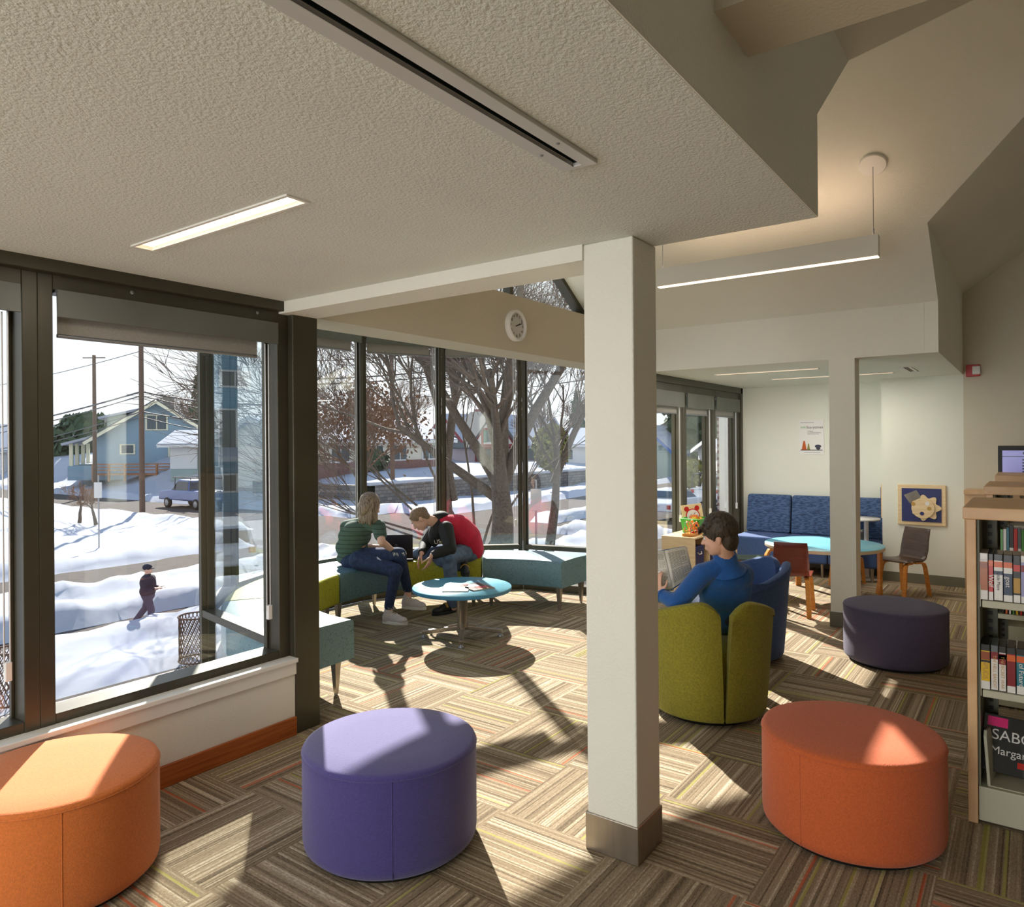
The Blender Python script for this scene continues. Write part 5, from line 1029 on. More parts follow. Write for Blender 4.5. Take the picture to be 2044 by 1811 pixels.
# ---- boy in blue fleece --------------------------------------------------------------
pv = P(1452, 1222, 4.58); pr = thing('person', 'boy with dark hair in a blue fleece reading a book in the green tub chair', 'person', (pv.x, pv.y, 0))
hc = P(1434, 1072, 4.36); nk = P(1450, 1112, 4.42); ff = (-RT*0.86+FW*0.42-UP*0.16).normalized(); up_ = UP-RT*0.06
shL = P(1402, 1146, 4.42); elL = P(1352, 1204, 4.34); wrL = P(1315, 1186, 4.46); shR = P(1484, 1146, 4.50); elR = P(1478, 1200, 4.74); wrR = P(1394, 1152, 4.74)
b = MB(); A, r, f, u = head_mesh(b, hc, ff, 1.02, up_); capsule(b, hc-u*0.05-f*0.025, nk-UP*0.02, 0.048, 0.055)
b.ell(P(1446, 1165, 4.48), (0.12, 0.06, 0.12), RFU); b.ell(pv, (0.11, 0.08, 0.09), RFU); chain(b, [shL, elL, wrL], [0.04, 0.034, 0.022]); chain(b, [shR, elR, wrR], [0.04, 0.034, 0.022])
fd = Vector((0.80, 0.60, 0)); sdv = Vector((-0.6, 0.8, 0))
kL = pv+fd*0.36+sdv*0.12+UP*0.03; kR = pv+fd*0.36-sdv*0.12+UP*0.03; aL = kL+fd*0.06-UP*0.40; aR = kR+fd*0.06-UP*0.40
chain(b, [pv+sdv*0.08, kL, aL], [0.07, 0.05, 0.034]); chain(b, [pv-sdv*0.08, kR, aR], [0.07, 0.05, 0.034])
hand_mesh(b, wrL, UP*0.9-RT*0.12, FW*0.6+RT*0.6, RT*0.8+FW*0.1, 0.42, 0.9); hand_mesh(b, wrR, -RT*0.85+UP*0.2, FW*0.3-UP*0.2-RT*0.2, UP-RT*0.2, 0.4, 0.88)
b.build('body', 'skin', pr, world=True, remesh=0.006, smooth=4); face_bits(pr, hc, A, r, f, u, 1.02)
s = MB(); s.ell(P(1448, 1205, 4.56), (0.168, 0.112, 0.20), RFU); s.ell(P(1447, 1175, 4.51), (0.172, 0.105, 0.17), RFU); s.ell(P(1448, 1152, 4.47), (0.168, 0.092, 0.11), RFU); s.ell(P(1448, 1140, 4.45), (0.12, 0.08, 0.085), RFU)
chain(s, [P(1438, 1132, 4.43), shL], [0.058, 0.066]); chain(s, [P(1458, 1132, 4.44), shR], [0.058, 0.064]); chain(s, [shL, elL], [0.068, 0.056]); chain(s, [elL, wrL.lerp(elL, 0.22)], [0.056, 0.042]); chain(s, [shR, elR], [0.066, 0.054]); chain(s, [elR, wrR.lerp(elR, 0.15)], [0.052, 0.04])
capsule(s, P(1450, 1128, 4.43), P(1446, 1110, 4.42), 0.066, 0.062, 16)
fl_ = s.build('fleece', 'fleece', pr, world=True, remesh=0.008, smooth=10)
q = MB(); q.tube([P(1452, 1140, 4.44), P(1450, 1128, 4.43), P(1448, 1117, 4.42), P(1446, 1107, 4.415), P(1446, 1105, 4.415)], [0.115, 0.078, 0.071, 0.071, 0.064], 28); q.build('stand_up_collar', 'fleece', fl_, world=True)
q = MB(); c0 = wrL.lerp(elL, 0.20); dd = (wrL-elL).normalized(); sx = dd.cross(FW).normalized(); sy = dd.cross(sx)
q.tube([c0+(sx*cos(t_)+sy*sin(t_))*0.036 for t_ in [2*pi*i/24 for i in range(25)]], 0.010, 8, False); q.build('cuff', 'fleece', fl_, world=True)
j = MB(); j.ell(pv-UP*0.01, (0.155, 0.13, 0.10), RFU); chain(j, [pv+sdv*0.08, kL, aL+UP*0.04], [0.09, 0.066, 0.05]); chain(j, [pv-sdv*0.08, kR, aR+UP*0.04], [0.09, 0.066, 0.05]); j.build('trousers', 'denim_dark', pr, world=True, remesh=0.009, smooth=4)
for an in (aL, aR): shoe(pr, an, fd, 'sneaker', 'figure_dark', 'sole_white', 0.0, 0.23)
h = MB(); h.ell(hc+u*0.052-f*0.022, (0.092, 0.108, 0.104), A, 22, 16); h.ell(hc-f*0.062-u*0.02, (0.076, 0.055, 0.072), A, 16, 12); h.ell(hc-f*0.07-u*0.065, (0.05, 0.032, 0.03), A); h.ell(hc+u*0.065+f*0.060, (0.066, 0.036, 0.036), A)
random.seed(9)
for i in range(26):
    t = -1+2*i/25.0; s0 = hc+u*0.085+f*0.06+r*0.06*t; h.tube([s0, s0+f*0.034-u*0.018, s0+f*0.040-u*random.uniform(0.042, 0.062)+r*0.02*t], [0.012, 0.010, 0.002], 6)
for i in range(60):
    a = random.uniform(0, 2*pi); e = random.uniform(0.1, 1.25); n_ = r*cos(a)*cos(e)+f*sin(a)*cos(e)+u*sin(e); s0 = hc+u*0.056-f*0.02+Vector(n_)*0.092; h.tube([s0, s0+n_*0.016+(f*0.012-u*0.012)+r*random.uniform(-0.012, 0.012)], [0.010, 0.002], 6)
for s_ in (-1, 1): h.tube([hc+r*0.074*s_+f*0.012+u*0.03, hc+r*0.076*s_+f*0.016-u*0.018], [0.012, 0.004], 6)
h.build('hair', 'hair_dark', pr, world=True, remesh=0.0048, smooth=1)
# the open book in his hands
bt = P(1330, 1136, 4.56); t = thing('book', 'open book with printed pages held by the boy in blue', 'book', bt)
TL = P(1285, 1103, 4.66); TM = P(1327, 1099, 4.60); TR = P(1371, 1091, 4.68); BL = P(1302, 1183, 4.52); BM = P(1343, 1174, 4.50); BR = P(1384, 1148, 4.58)
for a, b_, c, d_, nm in ((TL, TM, BM, BL, 'left_page'), (TM, TR, BR, BM, 'right_page')):
    M = frame(d_, c-d_, a-d_); Wd = (c-d_).length; Ht = (a-d_).length; nz = Vector((M[0][2], M[1][2], M[2][2])); 
    if nz.dot(FW) > 0: nz = -nz
    f = MB(); n = 8
    q0 = [d_.lerp(c, i/n)+nz*(0.010*sin(pi*i/n)) for i in range(n+1)]; q1 = [a.lerp(b_, i/n)+nz*(0.010*sin(pi*i/n)) for i in range(n+1)]
    vs = q0+q1+[v-nz*0.014 for v in q0]+[v-nz*0.014 for v in q1]; m_ = n+1
    fs = [(i, i+1, m_+i+1, m_+i) for i in range(n)]+[(2*m_+i, 3*m_+i, 3*m_+i+1, 2*m_+i+1) for i in range(n)]+[(i, 2*m_+i, 2*m_+i+1, i+1) for i in range(n)]+[(m_+i, m_+i+1, 3*m_+i+1, 3*m_+i) for i in range(n)]+[(0, m_, 3*m_, 2*m_), (n, 2*m_+n, 3*m_+n, m_+n)]
    f.add(vs, fs, True); pg = f.build(nm, 'paper', t, world=True)
    f = MB(); random.seed(5)
    for li in range(24):
        v = 0.90-0.034*li; 
        if li == 13: continue
        e0 = 0.10; e1 = random.choice((0.88, 0.9, 0.9, 0.6, 0.86)); m2 = 6
        for seg_ in range(m2):
            u0 = e0+(e1-e0)*seg_/m2; u1 = e0+(e1-e0)*(seg_+0.86)/m2; pt = lambda uu, vv: d_.lerp(c, uu).lerp(a.lerp(b_, uu), vv)+nz*(0.010*sin(pi*uu)+0.0006)
            f.add([pt(u0, v), pt(u1, v), pt(u1, v-0.011), pt(u0, v-0.011)], [(0, 1, 2, 3)])
    f.build('printed_lines', 'shelf_grey', pg, world=True)
f = MB()
for a, b_, c, d_ in ((TL, TM, BM, BL), (TM, TR, BR, BM)):
    nz = (b_-a).cross(d_-a).normalized(); nz = nz if nz.dot(FW) > 0 else -nz
    e = 0.04; f.slab([p+nz*0.018 for p in (a.lerp(d_, -e), b_.lerp(c, -e), c.lerp(b_, -e), d_.lerp(a, -e))], 0.002)
f.build('cover', 'spine_blue', t, world=True)

# ================================================================== OUTSIDE
GZ = -2.4
def sst(a, b, x): t = min(1, max(0, (x-a)/(b-a))); return t*t*(3-2*t)
def gbase(x, y):
    z = GZ
    z += 1.35*sst(30.5, 34, x)*sst(33.95, 34.05, y)+0.5*sst(31, 40, x)*sst(36, 40, y)      # terrace behind the retaining wall
    z += 1.5*sst(27, 36, x)*sst(48, 60, y)+0.5*sst(38, 60, x)*(1-sst(20, 34, y))
    z += 1.2*(1-sst(14, 20, x))*sst(40, 60, y)
    return z
def road(x, y):
    """signed depth inside asphalt (positive inside)"""
    d = min(x-20.8, 26.6-x, y-15.5)                      # street running away
    e = min(y-21.2, (24.9 if x < 19 else 26.5)-y)        # cross street
    c = min(x-17.5, 30-x, y-17.5, 30-y)-0.0
    s = min(y-15.9, 17.0-y) if x < 16 else -9            # shovelled sidewalk
    p = min(34.5-y, y-8.0, x-31, 60-x) if (y < 15) else -9  # parking lot to the right
    lot = min(x-30, 70-x, y-6, 19.0-y)
    return max(d, e, c, s, lot)
def frange(a, b, s):
    r = []; x = a
    while x < b: r.append(x); x += s(x) if callable(s) else s
    return r+[b]
xs = frange(-22, 110, lambda v: 0.28 if -1 < v < 28 else (0.9 if v > -8 and v < 60 else 2.5)); ys = frange(5.9, 120, lambda v: 0.26 if v < 20 else (0.45 if v < 40 else 1.4))
sn = MB(); vs = []
for y in ys:
    for x in xs:
        r_ = road(x, y)+0.25*noise.noise(Vector((x*0.7, y*0.7, 3))); n1 = noise.fractal(Vector((x*0.42, y*0.42, 0.3)), 0.9, 2.1, 4); n2 = noise.noise(Vector((x*2.1, y*2.1, 7)))
        base = 0.16+0.13*n1+0.05*n2; bank = 0.34*math.exp(-((r_+0.9)/0.75)**2)*(0.7+0.6*noise.noise(Vector((x*0.9, y*0.9, 11)))+0.35*abs(n2))
        h_ = base+max(0, bank); k_ = sst(-0.5, 0.05, r_); z = gbase(x, y)+(1-k_)*h_-k_*0.12
        if y < 13.0: z = gbase(x, y)+h_*sst(12.3, 13.2, y)-0.08*(1-sst(12.3, 13.2, y))
        vs.append((x, y, z))
W_ = len(xs); sn.add(vs, [(j*W_+i, j*W_+i+1, (j+1)*W_+i+1, (j+1)*W_+i) for j in range(len(ys)-1) for i in range(W_-1)], True)
o = sn.build('snow_ground', 'snow'); tag(o, 'lumpy snow cover and ploughed banks along the streets outside', 'snow', kind='stuff')
w = MB(); 
def gsheet(mb, x0, x1, y0, y1, off=0.0, st=2.5):
    nx = max(1, int((x1-x0)/st)); ny = max(1, int((y1-y0)/st)); vs = [(x0+(x1-x0)*i/nx, y0+(y1-y0)*j/ny, gbase(x0+(x1-x0)*i/nx, y0+(y1-y0)*j/ny)+off) for j in range(ny+1) for i in range(nx+1)]
    mb.add(vs, [(j*(nx+1)+i, j*(nx+1)+i+1, (j+1)*(nx+1)+i+1, (j+1)*(nx+1)+i) for j in range(ny) for i in range(nx)])
gsheet(w, -22, 75, 5.0, 33.5); gsheet(w, 17, 30, 33.5, 118); o = w.build('street', 'asphalt'); o['kind'] = 'structure'
w = MB(); w.box((-4, 11.8, GZ), (7, 12.35, GZ+0.06)); o = struct('paver_edge', w, 'paver')

# ---- trees ----
def tree(name, label, base, height, r0, seed, mtl='twig', levels=5, stems=None, spread=0.55, grp=None, droop=0.0, cat='tree', nb=(3, 4), first=0.28, sides=5, leafy=0, trunk_m='bark', minr=0.006):
    random.seed(seed); t = thing(name, label, cat, base, 0, grp); tm = MB(); bm_ = MB(); tips = []
    def in_sun_path(q):
        # most branches crossing the sun's path are left out so sunlight reaches the bay
        g = Vector(base)+q; k_ = (g.z-0.5)/SUND.z; f_ = g-SUND*k_
        return -1.5 < f_.x < 11 and -1.5 < f_.y < 7 and g.z > 1.5
    def br(p, d, L, r, lv):
        if lv >= 1 and in_sun_path(p+d*L*0.6) and random.random() < 0.94: return
        n = 4 if lv < 3 else 3; pts = [p]; rs = [r]; q = p.copy(); dd = d.copy()
        for i in range(n):
            dd = (dd+Vector((random.uniform(-1, 1), random.uniform(-1, 1), random.uniform(-0.5, 0.7)-droop))*0.16*(1+0.15*lv)).normalized(); q = q+dd*L/n; pts.append(q.copy()); rs.append(max(minr*0.6, r*(1-0.52*(i+1)/n)))
        (tm if lv <= 1 else bm_).tube(pts, rs, max(3, sides-lv//2+ (3 if lv == 0 else 0)), False)
        if lv >= levels: tips.append(q); return
        for k_ in range(random.randint(*nb)+(1 if lv > 1 else 0)):
            u_ = random.uniform(0.35, 1.0) if lv else random.uniform(0.75, 1.0); i = min(n-1, int(u_*n)); pp = pts[i].lerp(pts[i+1], u_*n-i); base_d = (pts[i+1]-pts[i]).normalized()
            a = random.uniform(0, 2*pi); sd_ = base_d.orthogonal().normalized(); sd_ = Matrix.Rotation(a, 3, base_d) @ sd_
            nd = (base_d*cos(spread)+sd_*sin(spread)+Vector((0, 0, 0.18))).normalized(); br(pp, nd, L*random.uniform(0.58, 0.78), max(minr, rs[i]*random.uniform(0.5, 0.68)), lv+1)
    if stems:
        for d, L, r, off in stems: br(Vector(off), Vector(d).normalized(), L, r, 0)
    else: br(Vector((0, 0, 0)), Vector((0, 0, 1)), height*first, r0, 0)
    tm.build('trunk', trunk_m, t)
    o = bm_.build('branches', mtl, t)
    if leafy:
        lm = MB()
        for q in tips:
            for i in range(leafy):
                c = q+Vector((random.gauss(0, .35), random.gauss(0, .35), random.gauss(0, .3))); s = random.uniform(0.05, 0.12); n_ = Vector((random.uniform(-1, 1), random.uniform(-1, 1), random.uniform(-1, 1))).normalized(); a = n_.orthogonal().normalized()*s; b = n_.cross(a)
                lm.add([c-a, c+b*0.5, c+a, c-b*0.5], [(0, 1, 2, 3)])
        lm.build('leaves', 'twig_brown', t)['kind'] = 'stuff'
    return t
def S(l, w, u): v = RT*l+FW*w; return (v.x, v.y, u)
tree('street_tree', 'big bare multi-stemmed tree right outside the bay, behind the boy in red', E(-0.3, 20.3, GZ), 15, 0.42, 12, 'twig', 5, stems=[(S(0.03, 0, 1), 3.9, 0.40, (0, 0, 0)), (S(0.30, 0.05, 1), 4.6, 0.19, S(0.05, 0, 2.9)), (S(-0.42, 0.1, 1), 4.8, 0.17, S(0.02, 0, 2.7)), (S(-0.95, 0.1, 0.75), 3.6, 0.16, S(-0.02, 0, 2.4)), (S(-0.06, 0, 1), 5.2, 0.17, S(0.05, 0, 3.4))], spread=0.55, nb=(4, 5), minr=0.009)
tree('street_tree', 'bare tree with wide limbs reaching right, outside the bay beside the white column', E(1.0, 22.0, GZ), 15, 0.3, 5, 'twig', 5, stems=[(S(0.20, 0, 1), 4.2, 0.18, (0, 0, 0)), (S(0.60, 0.1, 1), 6.0, 0.12, S(0.25, 0, 2.8))], spread=0.6, nb=(4, 5), minr=0.009)
tree('street_tree', 'darker bare tree standing behind the middle bay mullion', E(-1.95, 24.3, GZ), 16, 0.3, 8, 'twig', 5, stems=[(S(0.0, 0, 1), 6.0, 0.24, (0, 0, 0)), (S(-0.22, 0, 1), 6.6, 0.12, (0, 0, 2.1))], spread=0.5, nb=(4, 5), minr=0.009)
tree('shrub', 'sprawling bare shrub with long arching stems below the middle bay mullion', E(-1.1, 22.5, GZ), 6, 0.09, 21, 'twig', 3, stems=[(S(-0.9, 0.1, 0.7), 4.0, 0.05, (0, 0, 0.3)), (S(-0.5, 0.1, 1), 5.0, 0.06, (0, 0, 0.3)), (S(0.6, 0, 0.8), 3.6, 0.05, (0, 0, 0.4)), (S(-1.0, 0, 0.35), 3.8, 0.05, (0, 0, 0.5)), (S(0.2, 0, 1), 4.4, 0.05, (0, 0, 0.3)), (S(-0.75, 0, 0.9), 5.2, 0.05, (0, 0, 0.4)), (S(-0.3, 0, 1), 4.2, 0.05, (0, 0, 0.4)), (S(-1.2, 0, 0.6), 4.6, 0.05, (0, 0, 0.4))], spread=0.4, cat='shrub', droop=0.08, nb=(4, 6), minr=0.008)
tree('street_tree', 'brown tree still holding dry leaves, in front of the cream ranch house', E(-5.6, 27, GZ), 8, 0.2, 31, 'twig_brown', 5, None, 0.7, nb=(3, 4), first=0.36, leafy=3, droop=0.05)
for l, w_, h_, sd_, lb_ in ((-24.2, 36, 3.4, 41, 'small round-headed bare tree in the snow at the left window edge'), (-21.6, 36, 3.2, 42, 'low forked bare tree in the snow left of the wooden pole'), (-20.2, 35, 3.0, 43, 'low forked bare tree in the snow just left of the tall dark pole')):
    tree('small_tree', lb_, E(l, w_, gbase(*E(l, w_)[:2])+0.2), h_, 0.10, sd_, 'twig_brown', 4, None, 0.75, cat='tree', nb=(4, 4), first=0.3)
for l, w_, h_, sd_, lb_ in ((-44, 95, 15, 51, 'tall bare tree behind the grey-blue house, above its chimney'), (-62, 88, 9, 52, 'bare tree on the skyline left of the grey-blue house'), (-12, 85, 16, 53, 'tall bare tree behind the tudor house, left one'), (9, 95, 13, 54, 'bare tree on the skyline right of the tudor house'), (-22, 80, 15, 55, 'tall bare tree behind the cream ranch house'), (24, 62, 13, 56, 'bare tree beyond the parked white car'), (29, 55, 11, 57, 'pale bare tree beside the brick pier outside the alcove'), (-66, 62, 12, 58, 'bare tree on the skyline at the left picture edge'), (3, 75, 10, 59, 'bare tree behind the golden shrub of the tudor house')):
    tree('bare_tree', lb_, E(l, w_, -1.2), h_, 0.3, sd_, 'twig', 4, None, 0.55, nb=(4, 5), first=0.3, minr=0.022, sides=4)
def conifer(name, label, base, h_, r_, seed, m, cat='tree', dens=900, round_=False):
    random.seed(seed); t = thing(name, label, cat, base); tk = MB(); tk.tube([(0, 0, 0), (0, 0, h_*0.9)], [r_*0.10, 0.02], 8); tk.build('trunk', 'bark', t); f = MB()
    for i in range(dens):
        z = random.random(); a = random.uniform(0, 2*pi)
        rr = r_*((1-z)**0.8)*random.uniform(0.5, 1.0)*(1+0.15*sin(z*40)) if not round_ else r_*sqrt(max(0.02, 1-(2*z-1)**2))*random.uniform(0.75, 1.02)
        c = Vector((rr*cos(a), rr*sin(a), h_*(0.08+0.92*z))); s = h_*0.05*random.uniform(0.5, 1.2) if not round_ else r_*0.16; n_ = Vector((cos(a), sin(a), random.uniform(0.1, 0.9))).normalized(); n_ = (n_+Vector((random.uniform(-.6, .6), random.uniform(-.6, .6), random.uniform(-.6, .6)))).normalized(); x = n_.orthogonal().normalized()*s; y = n_.cross(x)*0.6
        f.add([c-x-y, c+x-y*0.4, c+x*0.2+y, c-x*0.7+y*0.6], [(0, 1, 2, 3)])
    f.build('foliage', m, t)['kind'] = 'stuff'
conifer('evergreen_tree', 'tall dark evergreen behind the parking lot, left one through the alcove windows', E(19, 75, -1.5), 17, 4.2, 61, 'evergreen', dens=2600)
conifer('evergreen_tree', 'tall dark evergreen behind the parking lot, second from the left', E(24.5, 78, -1.5), 20, 4.6, 62, 'evergreen', dens=2600)
conifer('evergreen_tree', 'small evergreen on the skyline beside the white column', E(8.2, 90, -1.2), 9, 2.0, 63, 'evergreen', dens=900)
conifer('evergreen_bush', 'rounded dark evergreen left of the grey-blue house', E(-47, 80, -1.5), 6.5, 4.0, 64, 'evergreen', 'shrub', 900, True)
conifer('evergreen_tree', 'dark spruce top behind the grey-blue house roof', E(-39.5, 92, -1.0), 13, 2.2, 65, 'evergreen', dens=900)
conifer('garden_shrub', 'big egg-shaped golden green shrub in front of the tudor house', E(3.2, 58, -0.9), 3.9, 1.55, 66, 'shrub_gold', 'shrub', 1300, True)
for l, w_, sd_, lb_ in ((-14.6, 53, 71, 'low dark bush at the brick foot of the cream ranch house, left one'), (-10.6, 55, 72, 'low dark bush at the foot of the cream ranch house, right one')): conifer('foundation_bush', lb_, E(l, w_, -0.55), 1.7, 1.3, sd_, 'evergreen', 'shrub', 400, True)
conifer('garden_shrub', 'yellow-green bush by the blue gabled building across the parking lot', E(12.6, 50, -1.9), 2.2, 1.3, 73, 'shrub_gold', 'shrub', 400, True)

# ---- retaining wall ----
w = MB(); w.box((31.5, 33.7, -2.6), (62, 34.1, -1.02)); w.box((31.5, 33.7, -2.6), (31.9, 46, -1.02)); o = w.build('retaining_wall', 'stone_wall'); tag(o, 'grey stone retaining wall with snow on top across the intersection', 'wall')
w = MB(); w.box((31.4, 33.6, -1.02), (62, 34.9, -0.80)); o2 = w.build('snow_cap', 'roof_snow', o, bevel=0.08, seg=3)
# ---- houses ----
def house(label, loc, rz, L, D, wall_h, roof_h, wall_m, roof_m='roof_snow', wins=(), over=0.5, chimney=None, trim='siding_white', name='house', gable_m=None, extras=None, brick_h=0, door=None, cat='house', grp=None):
    """ridge along local x; front wall faces local -y; wins: (side,u,z,w,h)"""
    t = thing(name, label, cat, loc, rz, grp)
    f = MB(); f.box((-L/2, -D/2, -1.0), (L/2, D/2, wall_h)); f.add([(sx*L/2, -D/2, wall_h) for sx in (-1, 1)]+[(sx*L/2, D/2, wall_h) for sx in (-1, 1)]+[(sx*L/2, 0, wall_h+roof_h) for sx in (-1, 1)], [(0, 2, 4), (1, 5, 3)]); f.build('walls', wall_m, t)
    if brick_h: f = MB(); f.box((-L/2-0.05, -D/2-0.06, -1.0), (L/2+0.05, -D/2, brick_h)); f.build('brick_base', 'brick_far', t)
    sl_ = roof_h/(D/2); zo = wall_h-over*sl_
    f = MB()
    for s in (-1, 1):
        q = [(-L/2-over, s*(D/2+over), zo), (L/2+over, s*(D/2+over), zo), (L/2+over, 0, wall_h+roof_h), (-L/2-over, 0, wall_h+roof_h)]
        if s > 0: q = q[::-1]
        f.slab(q, 0.22)
    rf = f.build('roof', roof_m, t)
    f = MB()
    for sx in (-1, 1):
        for s in (-1, 1): f.bar((sx*(L/2+over+0.03), s*(D/2+over), zo-0.02), (sx*(L/2+over+0.03), 0, wall_h+roof_h-0.02), 0.08, 0.26)
    f.bar((-L/2-over, -(D/2+over+0.03), zo), (L/2+over, -(D/2+over+0.03), zo), 0.08, 0.2); f.build('fascia_boards', trim, rf)
    def face(side):
        return {'f': lambda u, z, o_: (u, -D/2-o_, z), 'l': lambda u, z, o_: (-L/2-o_, u, z), 'r': lambda u, z, o_: (L/2+o_, u, z)}[side]
    for side, u, z, ww, hh in wins:
        F = face(side); f = MB()
        f.add([F(u-ww/2-.1, z-.1, 0), F(u+ww/2+.1, z-.1, 0), F(u+ww/2+.1, z+hh+.1, 0), F(u-ww/2-.1, z+hh+.1, 0), F(u-ww/2-.1, z-.1, .07), F(u+ww/2+.1, z-.1, .07), F(u+ww/2+.1, z+hh+.1, .07), F(u-ww/2-.1, z+hh+.1, .07)], [(4, 5, 6, 7), (0, 1, 5, 4), (1, 2, 6, 5), (2, 3, 7, 6), (3, 0, 4, 7)]); wf = f.build('window', trim, t)
        n_ = max(1, round(ww/0.9))
        for i in range(n_):
            a = u-ww/2+ww*i/n_+.04; b = u-ww/2+ww*(i+1)/n_-.04; g = MB(); g.add([F(a, z, .075), F(b, z, .075), F(b, z+hh, .075), F(a, z+hh, .075)], [(0, 1, 2, 3)]); g.build('pane', 'house_glass', wf)
    if door: F = face(door[0]); g = MB(); u, ww, hh = door[1:]; g.add([F(u-ww/2, 0, .04), F(u+ww/2, 0, .04), F(u+ww/2, hh, .04), F(u-ww/2, hh, .04)], [(0, 1, 2, 3)]); g.build('door', 'siding_white', t)
    if chimney: f = MB(); cx_, cy_, cw, ch = chimney; f.box((cx_-cw/2, cy_-cw/2, wall_h), (cx_+cw/2, cy_+cw/2, wall_h+roof_h+ch)); f.build('chimney', 'brick_far' if wall_m != 'siding_bluegrey' else 'stone', t)
    return t
# cream ranch house: front parallel to the street
house('long low cream ranch house with brick base and thick snow on its roof', (39.3, 45.5, -0.55), 0, 15.5, 9, 2.55, 1.5, 'siding_cream', wins=(('f', -3.9, 0.9, 1.7, 1.1), ('f', -0.4, 0.9, 1.5, 1.1), ('f', 2.2, 0.9, 1.5, 1.1), ('f', -6.8, 0.1, 0.9, 1.9), ('f', 5.6, 0.9, 1.5, 1.1)), over=0.7, brick_h=0.85)
# tudor house
tt = house('tudor house with red timber framing, white panels and green shutters', (66, 50, -0.95), radians(-18), 13, 9, 2.4, 3.2, 'siding_mauve', wins=(('f', -4.5, 0.7, 2.2, 1.2), ('f', 1.2, 0.7, 2.2, 1.2)), over=0.5, chimney=(-1.5, 0.5, 1.1, 0.8), trim='tudor_red')
for gx, gw, gh, z0 in ((-4.2, 5.4, 3.4, 2.3), (3.8, 4.4, 3.0, 2.2)):
    f = MB(); f.prism([(gx-gw/2, z0), (gx+gw/2, z0), (gx, z0+gh)], -5.6, -1.5, Matrix.Rotation(radians(90), 4, 'X') @ Matrix.Scale(-1, 4, (0, 0, 1))); ga = f.build('gable_front', 'siding_white', tt)
    f = MB(); y = -5.66
    for a, b in (((gx-gw/2-.3, z0-.2), (gx, z0+gh+.1)), ((gx+gw/2+.3, z0-.2), (gx, z0+gh+.1)), ((gx-gw/2, z0), (gx+gw/2, z0)), ((gx, z0), (gx, z0+gh)), ((gx-gw/4, z0), (gx-gw/4, z0+gh/2)), ((gx+gw/4, z0), (gx+gw/4, z0+gh/2)), ((gx-gw/2+.3, z0+.2), (gx-gw/4, z0+gh*.45)), ((gx-gw/4, z0+gh*.5), (gx+gw/4, z0+gh*.5))): f.bar((a[0], y, a[1]), (b[0], y, b[1]), 0.08, 0.22)
    f.build('red_timbers', 'tudor_red', ga)
    f = MB(); f.box((gx-.75, -5.72, z0+.35), (gx+.75, -5.62, z0+1.55)); f.build('window', 'house_glass', ga)
    for s in (-1, 1): f = MB(); f.box((gx+s*1.0-.2, -5.72, z0+.3), (gx+s*1.0+.2, -5.62, z0+1.6)); f.build('shutter', 'tudor_green', ga)
    f = MB()
    for s in (-1, 1): q = [(gx, -6.0, z0+gh+.1), (gx+s*(gw/2+.45), -6.0, z0-.35), (gx+s*(gw/2+.45), -1.5, z0-.35), (gx, -1.5, z0+gh+.1)]; f.slab(q if s > 0 else q[::-1], 0.2)
    f.build('gable_roof', 'shingle' if gx < 0 else 'roof_snow', ga)
# craftsman bungalow across the street on the left
hb_ = E(-33.5, 69, 0); rzc = YAW-pi/2+radians(22); 
tt = house('grey-blue craftsman house with dormer, cream window frames and porch', (hb_.x, hb_.y, -0.35), rzc+pi/2, 11, 9.5, 2.7, 3.1, 'siding_bluegrey', 'shingle', wins=(('l', -2.2, 0.9, 2.4, 1.3), ('l', 2.3, 1.3, 1.0, 0.7), ('l', 0, 3.4, 1.6, 1.2), ('f', -3.5, 0.9, 1.0, 1.3), ('f', 0.5, 0.9, 1.0, 1.3)), over=0.8, chimney=(1.2, -0.6, 1.0, 1.0), trim='trim_cream')
# porch, dormer and deck rails as further parts; local -x is the gable facing the camera, local -y? side towards the street
f = MB(); f.box((-4.6, 4.75, -1.0), (4.4, 7.0, 0.25)); f.build('porch_floor', 'siding_bluegrey', tt)
for x in (-4.4, -1.6, 1.4, 4.2): f = MB(); f.box((x-.14, 6.6, 0.25), (x+.14, 6.88, 2.3)); f.build('porch_post', 'trim_cream', tt)
f = MB(); f.slab([(-5.2, 7.4, 2.2), (5.0, 7.4, 2.2), (5.0, 4.4, 3.05), (-5.2, 4.4, 3.05)], 0.2); f.build('porch_roof', 'roof_snow', tt)
f = MB(); f.box((-2.8, 1.6, 3.0), (1.6, 4.2, 4.75)); dm = f.build('dormer', 'siding_sage', tt)
f = MB(); f.slab([(-3.2, 4.9, 4.55), (2.0, 4.9, 4.55), (2.0, 0.4, 5.65), (-3.2, 0.4, 5.65)], 0.2); f.build('dormer_roof', 'roof_snow', dm)
for i in range(4): f = MB(); f.box((-2.4+i*0.95, 4.2, 3.5), (-1.6+i*0.95, 4.28, 4.4)); f.build('window', 'house_glass', dm)
dl = E(-30.0, 61, 0); t = thing('ramp_railing', 'brown wooden ramp railing in front of the grey-blue house', 'railing', (dl.x, dl.y, -1.0), YAW-pi/2)
f = MB()
for z in (0.5, 0.75, 1.0): f.box((-5.5, -0.04, z), (5.5, 0.04, z+0.1))
for i in range(9): f.box((-5.5+i*1.35, -0.07, -0.4), (-5.35+i*1.35, 0.07, 1.1))
f.box((-5.5, 0.1, 0.1), (5.5, 1.3, 0.25)); f.build('railing', 'deck_wood', t)
g_ = E(-25.2, 61, 0); house('small sage garage with heavy snow on its roof, right of the grey-blue house', (g_.x, g_.y, -0.3), YAW-pi/2, 5.0, 5, 2.1, 0.9, 'siding_sage', wins=(('f', 1.0, 0.2, 0.9, 1.9),), over=0.7, door=('f', -1.4, 2.2, 2.0), name='garage', cat='garage')
